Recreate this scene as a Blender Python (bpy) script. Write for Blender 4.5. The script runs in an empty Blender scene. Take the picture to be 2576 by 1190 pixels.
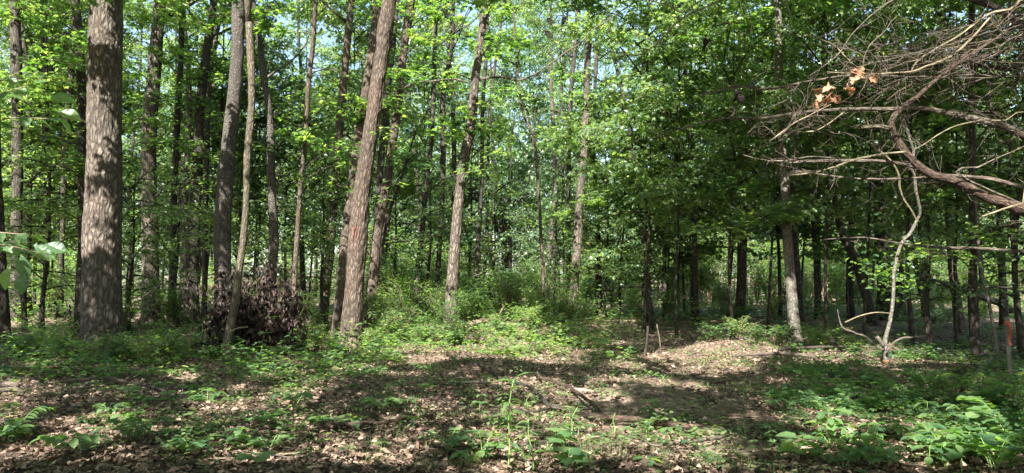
import bpy, math, random
import numpy as np
from mathutils import Vector

# ------------------------------------------------------------------ camera, sky, sun, exposure
scene = bpy.context.scene
PITCH = math.radians(2.847)
CAM_H = 1.6
F = 1910.0                      # focal length in the 2576 px wide working frame
cam_data = bpy.data.cameras.new('camera')
cam_data.sensor_width = 36.0
cam_data.lens = F / 2576.0 * 36.0
cam_data.clip_start = 0.05
cam_data.clip_end = 3000.0
cam = bpy.data.objects.new('camera', cam_data)
scene.collection.objects.link(cam)
cam.location = (0, 0, CAM_H)
cam.rotation_euler = (math.radians(90) + PITCH, 0, 0)
scene.camera = cam

LIGHT = np.array([0.28, 0.86, -0.86]); LIGHT /= np.linalg.norm(LIGHT)      # the way the sunlight travels
SUN = -LIGHT
sun_el = math.asin(SUN[2])
sun_az = math.atan2(SUN[0], SUN[1])
world = bpy.data.worlds.new('World')
scene.world = world
world.use_nodes = True
wn = world.node_tree.nodes; wl = world.node_tree.links
wn.clear()
sky = wn.new('ShaderNodeTexSky'); sky.sky_type = 'NISHITA'; sky.sun_disc = False
sky.sun_elevation = sun_el; sky.sun_rotation = sun_az
sky.air_density = 1.0; sky.dust_density = 1.5; sky.ozone_density = 1.0
bg = wn.new('ShaderNodeBackground'); bg.inputs['Strength'].default_value = 0.07
wo = wn.new('ShaderNodeOutputWorld')
wl.new(sky.outputs[0], bg.inputs[0]); wl.new(bg.outputs[0], wo.inputs[0])
sd = bpy.data.lights.new('sun', 'SUN'); sd.energy = 5.0; sd.angle = math.radians(0.5); sd.color = (1.0, 0.965, 0.90)
so = bpy.data.objects.new('sun', sd); scene.collection.objects.link(so)
so.rotation_euler = Vector(tuple(LIGHT)).to_track_quat('-Z', 'Y').to_euler()
so.location = (-8, -20, 30)
scene.view_settings.view_transform = 'Standard'
scene.view_settings.look = 'None'
scene.view_settings.gamma = 1.0
scene.view_settings.use_curve_mapping = False
scene.view_settings.exposure = 2.5
cy = scene.cycles
cy.use_denoising = True
try:
    cy.denoiser = 'OPENIMAGEDENOISE'
    cy.denoising_prefilter = 'ACCURATE'
    cy.denoising_input_passes = 'RGB_ALBEDO_NORMAL'
except Exception:
    pass
cy.max_bounces = 9; cy.diffuse_bounces = 5; cy.transmission_bounces = 6; cy.glossy_bounces = 2
cy.transparent_max_bounces = 4
cy.sample_clamp_indirect = 6.0

rng = np.random.default_rng(7)
R_ = np.random.default_rng(3)
def jit(a, b): return float(R_.uniform(a, b))
random.seed(7)
COL = scene.collection
PI = math.pi

# ------------------------------------------------------------------ projection helpers
CP, SP = math.cos(PITCH), math.sin(PITCH)
def pix(u, v, D):
    """point at depth y = D seen at working-frame pixel (u, v)"""
    x = (u - 1288.0) / F; yc = (595.0 - v) / F
    dy = CP - yc * SP; dz = SP + yc * CP
    t = D / dy
    return np.array([x * t, D, CAM_H + dz * t])
def to_pix(P):
    P = np.asarray(P, float)
    y = P[..., 1]; z = P[..., 2] - CAM_H
    fwd = y * CP + z * SP; up = -y * SP + z * CP
    fwd = np.where(fwd < 0.1, 0.1, fwd)
    return 1288 + F * P[..., 0] / fwd, 595 - F * up / fwd
def gh(x, y):
    """height of the forest floor"""
    x = np.asarray(x, float); y = np.asarray(y, float)
    h = 0.05*np.sin(x*0.7+1.3)*np.cos(y*0.55+0.4) + 0.035*np.sin(x*1.7+y*1.1) + 0.02*np.sin(x*3.1-y*2.3+1)
    h = h + 0.10*np.sin(x*0.21+2.0)*np.sin(y*0.17+0.5)
    h = h + 0.35*np.exp(-((x+0.3)/2.6)**2-((y-23.5)/3.0)**2)
    return h
def gpix(u, v):
    """ground point seen at a pixel below the horizon"""
    D = 3056.0 / max(v - 690.0, 8)
    for _ in range(6):
        p = pix(u, v, D)
        e = p[2] - float(gh(p[0], p[1]))
        D += e * D / CAM_H * 0.8
    return pix(u, v, D)

# ------------------------------------------------------------------ materials
def mat_new(name):
    m = bpy.data.materials.new(name); m.use_nodes = True
    m.node_tree.nodes.clear()
    return m, m.node_tree.nodes, m.node_tree.links
def ramp(n, stops):
    r = n.new('ShaderNodeValToRGB')
    els = r.color_ramp.elements
    while len(els) < len(stops): els.new(0.5)
    for e, (p, c) in zip(els, stops):
        e.position = p; e.color = (*c, 1)
    return r
def leaf_mat(name, cols, trans, tw=0.5, rough=0.33, patch=0.9, spec=0.5):
    m, n, l = mat_new(name)
    out = n.new('ShaderNodeOutputMaterial')
    at = n.new('ShaderNodeAttribute'); at.attribute_name = 'rnd'
    k = len(cols)
    if tw == 0.5: cols = [(c[0]*1.16, c[1], c[2]*1.35) for c in cols]
    if tw == 0.5: trans = [tuple(min(.75, c*q) for c, q in zip(t, (1.38, 1.22, 2.1))) for t in trans]
    rp = ramp(n, [(i/(k-1), c) for i, c in enumerate(cols)])
    rt = ramp(n, [(i/(k-1), c) for i, c in enumerate(trans)])
    tc = n.new('ShaderNodeTexCoord'); ns = n.new('ShaderNodeTexNoise'); ns.inputs['Scale'].default_value = patch
    l.new(tc.outputs['Object'], ns.inputs['Vector'])
    oi = n.new('ShaderNodeObjectInfo')
    a1 = n.new('ShaderNodeMath'); a1.operation = 'MULTIPLY_ADD'
    l.new(ns.outputs['Fac'], a1.inputs[0]); a1.inputs[1].default_value = 0.9
    sb = n.new('ShaderNodeMath'); sb.operation = 'MULTIPLY_ADD'
    l.new(oi.outputs['Random'], sb.inputs[0]); sb.inputs[1].default_value = 0.5; sb.inputs[2].default_value = -0.72
    l.new(sb.outputs[0], a1.inputs[2])
    a2 = n.new('ShaderNodeMath'); a2.operation = 'ADD'; a2.use_clamp = True
    l.new(at.outputs['Fac'], a2.inputs[0]); l.new(a1.outputs[0], a2.inputs[1])
    l.new(a2.outputs[0], rp.inputs[0]); l.new(a2.outputs[0], rt.inputs[0])
    p = n.new('ShaderNodeBsdfPrincipled'); p.inputs['Roughness'].default_value = rough
    p.inputs['Specular IOR Level'].default_value = spec
    l.new(rp.outputs[0], p.inputs['Base Color'])
    t = n.new('ShaderNodeBsdfTranslucent'); l.new(rt.outputs[0], t.inputs['Color'])
    mx = n.new('ShaderNodeMixShader'); mx.inputs[0].default_value = tw
    l.new(p.outputs[0], mx.inputs[1]); l.new(t.outputs[0], mx.inputs[2]); l.new(mx.outputs[0], out.inputs[0])
    return m
def bark_mat(name, dark, mid, light, sx=26, sy=5, bump=0.6, stain=0.6, k=0.43):
    gr = lambda c, f: tuple((.8*q+.2*sum(c)/3)*k*f for q in c)
    dark, mid, light = gr(dark, .7), gr(mid, .95), gr(light, 1.05)
    m, n, l = mat_new(name)
    out = n.new('ShaderNodeOutputMaterial')
    uv = n.new('ShaderNodeUVMap'); uv.uv_map = 'UVMap'
    mp = n.new('ShaderNodeMapping'); mp.inputs['Scale'].default_value = (sx, sy, 1)
    l.new(uv.outputs[0], mp.inputs[0])
    dn = n.new('ShaderNodeTexNoise'); dn.inputs['Scale'].default_value = 0.9; dn.inputs['Detail'].default_value = 3
    l.new(mp.outputs[0], dn.inputs['Vector'])
    ad = n.new('ShaderNodeVectorMath'); ad.operation = 'MULTIPLY_ADD'
    l.new(dn.outputs['Color'], ad.inputs[0]); ad.inputs[1].default_value = (1.3, 1.3, 0); l.new(mp.outputs[0], ad.inputs[2])
    vo = n.new('ShaderNodeTexVoronoi'); vo.feature = 'DISTANCE_TO_EDGE'; vo.inputs['Scale'].default_value = 1.0
    l.new(ad.outputs[0], vo.inputs['Vector'])
    fn = n.new('ShaderNodeTexNoise'); fn.inputs['Scale'].default_value = 2.6; fn.inputs['Detail'].default_value = 6; fn.inputs['Roughness'].default_value = 0.65
    l.new(mp.outputs[0], fn.inputs['Vector'])
    mu = n.new('ShaderNodeMath'); mu.operation = 'MULTIPLY_ADD'; mu.use_clamp = True
    l.new(vo.outputs['Distance'], mu.inputs[0]); mu.inputs[1].default_value = 1.8
    hf = n.new('ShaderNodeMath'); hf.operation = 'MULTIPLY_ADD'; l.new(fn.outputs['Fac'], hf.inputs[0]); hf.inputs[1].default_value = 0.9; hf.inputs[2].default_value = -0.22
    l.new(hf.outputs[0], mu.inputs[2])
    rp = ramp(n, [(0.08, dark), (0.42, mid), (0.85, light)])
    l.new(mu.outputs[0], rp.inputs[0])
    # large stains, lichen and age patches
    tc = n.new('ShaderNodeTexCoord')
    big = n.new('ShaderNodeTexNoise'); big.inputs['Scale'].default_value = 1.6; big.inputs['Detail'].default_value = 4
    l.new(tc.outputs['Object'], big.inputs['Vector'])
    br = ramp(n, [(0.35, (0.62, 0.66, 0.58)), (0.62, (1.08, 1.0, 0.95))])
    l.new(big.outputs['Fac'], br.inputs[0])
    mm = n.new('ShaderNodeMixRGB'); mm.blend_type = 'MULTIPLY'; mm.inputs[0].default_value = stain
    l.new(rp.outputs[0], mm.inputs[1]); l.new(br.outputs[0], mm.inputs[2])
    p = n.new('ShaderNodeBsdfPrincipled'); p.inputs['Roughness'].default_value = 0.9; p.inputs['Specular IOR Level'].default_value = 0.2
    l.new(mm.outputs[0], p.inputs['Base Color'])
    bp = n.new('ShaderNodeBump'); bp.inputs['Strength'].default_value = bump; bp.inputs['Distance'].default_value = 0.035
    l.new(mu.outputs[0], bp.inputs['Height']); l.new(bp.outputs[0], p.inputs['Normal'])
    l.new(p.outputs[0], out.inputs[0])
    return m
M = {}
M['far_leaf'] = None
M['maple'] = leaf_mat('maple_leaf', [(0.026, 0.062, 0.028), (0.048, 0.105, 0.040), (0.078, 0.145, 0.048), (0.12, 0.185, 0.06)],
                      [(0.08, 0.17, 0.015), (0.15, 0.30, 0.025), (0.24, 0.42, 0.035), (0.38, 0.54, 0.06)])
M['canopy'] = leaf_mat('canopy_leaf', [(0.038, 0.085, 0.036), (0.075, 0.15, 0.055), (0.12, 0.20, 0.075), (0.18, 0.25, 0.11)],
                       [(0.07, 0.17, 0.015), (0.13, 0.29, 0.022), (0.21, 0.40, 0.03), (0.34, 0.50, 0.05)], patch=0.35)  # brighter than maple: sunlit glow of the far leaves put into the colour
M['far_leaf'] = M['canopy']
M['herb'] = leaf_mat('herb_leaf', [(0.034, 0.085, 0.032), (0.06, 0.13, 0.042), (0.09, 0.17, 0.05), (0.13, 0.20, 0.065)],
                     [(0.08, 0.2, 0.015), (0.14, 0.32, 0.02), (0.24, 0.45, 0.03), (0.38, 0.55, 0.05)], patch=1.2)
M['grass'] = leaf_mat('grass_blade', [(0.04, 0.08, 0.025), (0.065, 0.12, 0.035), (0.10, 0.145, 0.045), (0.22, 0.20, 0.09)],
                      [(0.1, 0.2, 0.03), (0.18, 0.32, 0.04), (0.3, 0.36, 0.08), (0.4, 0.36, 0.16)], patch=1.2, tw=0.35)
M['litter'] = leaf_mat('fallen_leaf', [(0.038, 0.026, 0.019), (0.095, 0.064, 0.046), (0.23, 0.155, 0.112), (0.46, 0.335, 0.25)],
                       [(0.06, 0.03, 0.015), (0.12, 0.06, 0.03), (0.2, 0.1, 0.05), (0.3, 0.17, 0.08)], tw=0.12, rough=0.7, patch=1.6, spec=0.25)
M['dead'] = leaf_mat('withered_leaf', [(0.014, 0.009, 0.008), (0.033, 0.021, 0.017), (0.075, 0.047, 0.036), (0.21, 0.14, 0.11)],
                     [(0.04, 0.015, 0.01), (0.09, 0.04, 0.025), (0.14, 0.07, 0.04), (0.2, 0.1, 0.06)], tw=0.15, rough=0.65, patch=1.6, spec=0.3)
M['orange_dead'] = leaf_mat('tan_dead_leaf', [(0.15, 0.075, 0.04), (0.22, 0.12, 0.065), (0.29, 0.165, 0.095), (0.36, 0.22, 0.135)],
                     [(0.3, 0.12, 0.04), (0.38, 0.17, 0.06), (0.45, 0.22, 0.08), (0.5, 0.26, 0.1)], tw=0.25, rough=0.6)
M['oak_bark'] = bark_mat('oak_bark', (0.075, 0.055, 0.042), (0.21, 0.165, 0.13), (0.37, 0.30, 0.245), 17, 4.5, 1.0)
M['cherry_bark'] = bark_mat('scaly_bark', (0.06, 0.05, 0.045), (0.17, 0.145, 0.125), (0.33, 0.285, 0.25), 30, 20, 0.8)
M['brown_bark'] = bark_mat('brown_bark', (0.06, 0.042, 0.03), (0.17, 0.12, 0.088), (0.31, 0.235, 0.18), 30, 6, 0.6)
M['tan_bark'] = bark_mat('tan_bark', (0.10, 0.08, 0.048), (0.21, 0.17, 0.11), (0.34, 0.285, 0.20), 34, 7, 0.6)
M['grey_bark'] = bark_mat('grey_bark', (0.10, 0.105, 0.085), (0.25, 0.22, 0.18), (0.38, 0.345, 0.28), 22, 14, 0.35)
M['dark_bark'] = bark_mat('dark_bark', (0.03, 0.024, 0.02), (0.09, 0.07, 0.056), (0.18, 0.14, 0.115), 24, 6, 0.6)
M['far_bark'] = bark_mat('far_bark', (0.05, 0.04, 0.032), (0.11, 0.09, 0.075), (0.23, 0.19, 0.16), 14, 3, 0.5, 0.8)
M['dead_wood'] = bark_mat('dead_wood', (0.10, 0.07, 0.05), (0.23, 0.175, 0.13), (0.38, 0.31, 0.235), 60, 12, 0.6, 0.5, 0.44)
M['red_wood'] = bark_mat('reddish_limb', (0.05, 0.03, 0.022), (0.135, 0.082, 0.056), (0.25, 0.165, 0.12), 60, 14, 0.6)
M['pale_twig'] = bark_mat('pale_twig', (0.17, 0.13, 0.07), (0.33, 0.26, 0.15), (0.46, 0.38, 0.24), 60, 12, 0.5, 0.6, 0.5)
def simple_mat(name, col, rough=0.7, var=0.25, scale=8.0, tr=0.0):
    m, n, l = mat_new(name)
    out = n.new('ShaderNodeOutputMaterial')
    p = n.new('ShaderNodeBsdfPrincipled'); p.inputs['Roughness'].default_value = rough
    tc = n.new('ShaderNodeTexCoord'); ns = n.new('ShaderNodeTexNoise'); ns.inputs['Scale'].default_value = scale; ns.inputs['Detail'].default_value = 5
    l.new(tc.outputs['Object'], ns.inputs['Vector'])
    r = ramp(n, [(0.3, tuple(c*(1-var) for c in col)), (0.7, tuple(min(1, c*(1+var)) for c in col))])
    l.new(ns.outputs['Fac'], r.inputs[0]); l.new(r.outputs[0], p.inputs['Base Color'])
    if tr:
        t = n.new('ShaderNodeBsdfTranslucent'); l.new(r.outputs[0], t.inputs['Color'])
        mx = n.new('ShaderNodeMixShader'); mx.inputs[0].default_value = tr
        l.new(p.outputs[0], mx.inputs[1]); l.new(t.outputs[0], mx.inputs[2]); l.new(mx.outputs[0], out.inputs[0])
    else:
        l.new(p.outputs[0], out.inputs[0])
    return m
M['stem'] = simple_mat('green_stem', (0.13, 0.2, 0.05), 0.6)
M['brown_stem'] = simple_mat('brown_stem', (0.17, 0.12, 0.08), 0.8)
M['stake'] = simple_mat('weathered_stake', (0.13, 0.105, 0.085), 0.85, 0.35, 25)
M['ribbon'] = simple_mat('orange_ribbon', (0.42, 0.095, 0.03), 0.45, 0.12, 20, 0.3)
M['raw_wood'] = simple_mat('raw_cut_wood', (0.30, 0.15, 0.075), 0.75, 0.25, 30)
M['scar'] = simple_mat('scar_wood', (0.12, 0.052, 0.036), 0.85, 0.6, 30)
M['stone'] = simple_mat('pale_stone', (0.15, 0.13, 0.10), 0.85, 0.25, 14)
def ground_mat():
    m, n, l = mat_new('leaf_mould')
    out = n.new('ShaderNodeOutputMaterial'); p = n.new('ShaderNodeBsdfPrincipled')
    p.inputs['Roughness'].default_value = 0.95; p.inputs['Specular IOR Level'].default_value = 0.15
    tc = n.new('ShaderNodeTexCoord')
    vo = n.new('ShaderNodeTexVoronoi'); vo.inputs['Scale'].default_value = 22
    mp = n.new('ShaderNodeMapping'); l.new(tc.outputs['Object'], mp.inputs[0])
    l.new(mp.outputs[0], vo.inputs['Vector'])
    r1 = ramp(n, [(0.0, (0.04, 0.028, 0.021)), (0.35, (0.075, 0.052, 0.038)), (0.7, (0.13, 0.09, 0.066)), (1.0, (0.22, 0.16, 0.12))])
    sp = n.new('ShaderNodeSeparateColor'); l.new(vo.outputs['Color'], sp.inputs[0]); l.new(sp.outputs[0], r1.inputs[0])
    ns = n.new('ShaderNodeTexNoise'); ns.inputs['Scale'].default_value = 0.6; ns.inputs['Detail'].default_value = 7
    l.new(tc.outputs['Object'], ns.inputs['Vector'])
    r2 = ramp(n, [(0.42, (0.12, 0.088, 0.066)), (0.56, (0.21, 0.16, 0.122))])
    l.new(ns.outputs['Fac'], r2.inputs[0])
    mx = n.new('ShaderNodeMixRGB'); mx.inputs[0].default_value = 0.45
    l.new(r1.outputs[0], mx.inputs[1]); l.new(r2.outputs[0], mx.inputs[2])
    # far off the floor is mostly low green growth
    l.new(mx.outputs[0], p.inputs['Base Color'])
    bp = n.new('ShaderNodeBump'); bp.inputs['Strength'].default_value = 0.8; bp.inputs['Distance'].default_value = 0.03
    n3 = n.new('ShaderNodeTexNoise'); n3.inputs['Scale'].default_value = 18; n3.inputs['Detail'].default_value = 6
    l.new(tc.outputs['Object'], n3.inputs['Vector']); l.new(n3.outputs['Fac'], bp.inputs['Height']); l.new(bp.outputs[0], p.inputs['Normal'])
    l.new(p.outputs[0], out.inputs[0])
    return m
M['ground'] = ground_mat()

# ------------------------------------------------------------------ mesh helpers
class Geo:
    """collects triangles with material index, per-face random value and uv"""
    def __init__(s): s.V = []; s.T = []; s.MI = []; s.R = []; s.UV = []; s.n = 0; s.S = []
    def add(s, V, T, mi=0, rnd=None, uv=None, smooth=False):
        V = np.asarray(V, np.float32).reshape(-1, 3); T = np.asarray(T, np.int32).reshape(-1, 3)
        s.V.append(V); s.T.append(T + s.n); s.n += len(V)
        s.MI.append(np.full(len(T), mi, np.int32))
        s.R.append(np.full(len(T), 0.5, np.float32) if rnd is None else np.asarray(rnd, np.float32))
        s.UV.append(np.zeros((len(T)*3, 2), np.float32) if uv is None else np.asarray(uv, np.float32)[T.ravel()])
        s.S.append(np.full(len(T), smooth, bool))
    def mesh(s, name, mats):
        me = bpy.data.meshes.new(name)
        V = np.concatenate(s.V); T = np.concatenate(s.T)
        me.vertices.add(len(V)); me.vertices.foreach_set('co', V.ravel())
        me.loops.add(len(T)*3); me.loops.foreach_set('vertex_index', T.ravel())
        me.polygons.add(len(T)); me.polygons.foreach_set('loop_start', np.arange(0, len(T)*3, 3, dtype=np.int32))
        me.polygons.foreach_set('material_index', np.concatenate(s.MI))
        me.polygons.foreach_set('use_smooth', np.concatenate(s.S))
        for m in mats: me.materials.append(m)
        a = me.attributes.new('rnd', 'FLOAT', 'FACE'); a.data.foreach_set('value', np.concatenate(s.R))
        u = me.uv_layers.new(name='UVMap'); u.data.foreach_set('uv', np.concatenate(s.UV).ravel())
        me.update(); me.validate()
        return me
def unit(a):
    a = np.asarray(a, float)
    return a / (np.linalg.norm(a, axis=-1, keepdims=True) + 1e-9)
# leaf templates: x along the leaf, y across, z up
def fan(center, outline):
    V = [center] + outline; k = len(outline)
    return np.array(V, float), np.array([[0, 1+i, 1+(i+1) % k] for i in range(k)])
TPL = {}
TPL['quad'] = (np.array([[0,0,0],[0.5,0.33,0.08],[1,0,-0.05],[0.5,-0.33,0.08]], float), np.array([[0,1,2],[0,2,3]]))
TPL['ovate'] = (np.array([[0,0,0],[0.3,0.27,0.05],[0.7,0.24,0.04],[1,0,-0.1],[0.7,-0.24,0.04],[0.3,-0.27,0.05],[0.5,0,-0.03]], float),
                np.array([[0,6,1],[1,6,2],[2,6,3],[3,6,4],[4,6,5],[5,6,0]])[:, ::-1])
TPL['maple'] = fan([0.42,0,0.0], [[0,0,0],[0.08,-0.36,-0.04],[0.30,-0.20,0.03],[0.60,-0.50,-0.07],[0.62,-0.17,0.03],[1,0,-0.1],[0.62,0.17,0.03],[0.60,0.50,-0.07],[0.30,0.20,0.03],[0.08,0.36,-0.04]])
TPL['lance'] = (np.array([[0,0,0],[0.35,0.1,0.10],[0.7,0.075,0.08],[1,0,-0.12],[0.7,-0.075,0.08],[0.35,-0.1,0.10],[0.5,0,0.06]], float),
                np.array([[0,6,1],[1,6,2],[2,6,3],[3,6,4],[4,6,5],[5,6,0]])[:, ::-1])
TPL['litter'] = (np.array([[0,0,0.02],[0.45,0.3,0.16],[1,0.05,0.0],[0.5,-0.28,0.10]], float), np.array([[0,1,3],[1,2,3]]))
TPL['blade'] = (np.array([[0,0.02,0],[0,-0.02,0],[0.55,0.016,0.12],[0.55,-0.016,0.12],[1,0,-0.05]], float), np.array([[0,1,2],[1,3,2],[2,3,4]]))
def put_leaves(g, tpl, P, D, N, S, mi=0, rnd=None, curl=None, wid=None):
    """P points, D leaf directions, N normals, S sizes"""
    tv, tt = TPL[tpl]
    P = np.asarray(P, float); k = len(P)
    if k == 0: return
    D = unit(D); N = np.asarray(N, float)
    Y = unit(np.cross(N, D)); Z = np.cross(D, Y)
    S = np.broadcast_to(np.asarray(S, float), (k,))
    w = np.ones(k) if wid is None else np.asarray(wid)
    c = np.ones(k) if curl is None else np.asarray(curl)
    V = (P[:, None, :] + S[:, None, None]*(tv[None, :, 0:1]*D[:, None, :] + w[:, None, None]*tv[None, :, 1:2]*Y[:, None, :]
         + c[:, None, None]*tv[None, :, 2:3]*Z[:, None, :]))
    T = tt[None] + (np.arange(k)*len(tv))[:, None, None]
    r = rng.random(k) if rnd is None else np.asarray(rnd)
    g.add(V.reshape(-1, 3), T.reshape(-1, 3), mi, np.repeat(r, len(tt)))
def smooth_path(pts, n):
    """Catmull-Rom through points (any number of columns)"""
    pts = np.asarray(pts, float)
    if len(pts) == 2:
        t = np.linspace(0, 1, n)[:, None]; return pts[0]*(1-t) + pts[1]*t
    P = np.vstack([2*pts[0]-pts[1], pts, 2*pts[-1]-pts[-2]])
    L = np.concatenate([[0], np.cumsum(np.linalg.norm(np.diff(pts[:, :3], axis=0), axis=1))])
    s = np.linspace(0, L[-1], n); i = np.clip(np.searchsorted(L, s, 'right')-1, 0, len(pts)-2)
    t = ((s-L[i])/(L[i+1]-L[i]+1e-9))[:, None]
    p0, p1, p2, p3 = P[i], P[i+1], P[i+2], P[i+3]
    return 0.5*((2*p1)+(-p0+p2)*t+(2*p0-5*p1+4*p2-p3)*t**2+(-p0+3*p1-3*p2+p3)*t**3)
def frames(C):
    T = unit(np.gradient(C, axis=0))
    ref = np.array([0, 1.0, 0]) if abs(T[:, 1]).mean() < 0.8 else np.array([0, 0, 1.0])
    A = np.cross(ref, T); A = unit(A); B = np.cross(T, A)
    return T, A, B
def tube(g, C, R, seg=8, mi=0, disp=None, cap=True, smooth=True):
    """tube along C with radii R; disp (rows, seg) adds to the radius"""
    C = np.asarray(C, float); n = len(C); R = np.broadcast_to(np.asarray(R, float), (n,))
    T, A, B = frames(C)
    a = np.arange(seg+1)/seg*2*PI + PI/2*1.0
    rr = np.repeat(R[:, None], seg+1, 1)
    if disp is not None:
        rr = rr + np.concatenate([disp, disp[:, :1]], 1)
    V = C[:, None, :] + rr[..., None]*(np.cos(a)[None, :, None]*A[:, None, :] + np.sin(a)[None, :, None]*B[:, None, :])
    L = np.concatenate([[0], np.cumsum(np.linalg.norm(np.diff(C, axis=0), axis=1))])
    circ = 2*PI*R.mean()
    uv = np.stack([np.repeat((np.arange(seg+1)/seg*circ)[None], n, 0), np.repeat(L[:, None], seg+1, 1)], -1).reshape(-1, 2)
    i, j = np.meshgrid(np.arange(n-1), np.arange(seg), indexing='ij')
    q0 = (i*(seg+1)+j).ravel(); q1 = q0+1; q2 = q0+seg+2; q3 = q0+seg+1
    Tr = np.concatenate([np.stack([q0, q1, q2], 1), np.stack([q0, q2, q3], 1)])
    Vf = V.reshape(-1, 3)
    if cap:
        k = len(Vf); Vf = np.vstack([Vf, C[0], C[-1]]); uv = np.vstack([uv, uv[0], uv[-1]])
        s_ = np.arange(seg); e0 = (n-1)*(seg+1)
        Tr = np.vstack([Tr, np.stack([s_+1, s_, np.full(seg, k)], 1), np.stack([e0+s_, e0+s_+1, np.full(seg, k+1)], 1)])
    g.add(Vf, Tr, mi, None, uv, smooth)
def vnoise(nr, nc, fr, fc, r=None):
    """value noise, rows x columns, periodic in the columns"""
    r = r or rng
    G = r.random((fr+2, fc))
    y = np.linspace(0, fr, nr); x = np.arange(nc)/nc*fc
    yi = np.minimum(y.astype(int), fr); xi = x.astype(int) % fc
    fy = y-yi; fx = x-np.floor(x); fy = fy*fy*(3-2*fy); fx = fx*fx*(3-2*fx)
    g00 = G[yi][:, xi]; g01 = G[yi][:, (xi+1) % fc]; g10 = G[np.minimum(yi+1, fr+1)][:, xi]; g11 = G[np.minimum(yi+1, fr+1)][:, (xi+1) % fc]
    return (g00*(1-fx)+g01*fx)*(1-fy)[:, None] + (g10*(1-fx)+g11*fx)*fy[:, None]
def bark_disp(rows, seg, length, circ, amp):
    cr = max(3, int(circ/0.055)); rr = max(3, int(length/0.22))
    a = vnoise(rows, seg, rr, cr); b = vnoise(rows, seg, rr*2, cr*2)
    ridg = 1-np.abs(2*a-1)*1.6
    return amp*(np.clip(ridg, -1, 1)*0.8 + (b-0.5)*0.9) + (vnoise(rows, seg, max(2, int(length/0.8)), 3)-0.5)*amp*3

# ------------------------------------------------------------------ object helpers
def link(o, parent=None):
    COL.objects.link(o)
    if parent is not None: o.parent = parent
    return o
def part(name, me, parent, loc=None, label=None, kind=None):
    o = bpy.data.objects.new(name, me); link(o, parent)
    if loc is not None: o.location = loc
    if label: o['label'] = label
    if kind: o['kind'] = kind
    return o
def thing(name, label, cat, loc=(0,0,0), group=None, me=None, rz=0.0):
    o = bpy.data.objects.new(name, me); link(o)
    o.location = tuple(float(c) for c in loc); o.rotation_euler = (0, 0, rz)
    o['label'] = label; o['category'] = cat
    if group: o['group'] = group
    return o
def structure(name, me):
    o = bpy.data.objects.new(name, me); link(o); o['kind'] = 'structure'; o['label'] = name.replace('_', ' ')
    return o

# ------------------------------------------------------------------ forest floor
def axis(a, b, n, far):
    core = np.linspace(a, b, n)
    out = []; s = (b-a)/n; x = b
    while x < far: s *= 1.22; x += s; out.append(x)
    lo = []; s = (b-a)/n; x = a
    while x > -far: s *= 1.22; x -= s; lo.append(x)
    return np.array(lo[::-1] + list(core) + out)
gx = axis(-16, 16, 170, 900); gy = axis(2, 34, 170, 900)
X, Y = np.meshgrid(gx, gy)
Z = gh(X, Y) + np.where((abs(X) < 18) & (Y < 36) & (Y > 1), (rng.random(X.shape)-0.5)*0.03, 0)
g = Geo(); nr, nc = X.shape
i, j = np.meshgrid(np.arange(nr-1), np.arange(nc-1), indexing='ij')
q0 = (i*nc+j).ravel()
g.add(np.stack([X, Y, Z], -1).reshape(-1, 3), np.concatenate([np.stack([q0, q0+1, q0+nc+1], 1), np.stack([q0, q0+nc+1, q0+nc], 1)]), smooth=True)
floor = structure('forest_floor', g.mesh('forest_floor', [M['ground']]))

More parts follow.
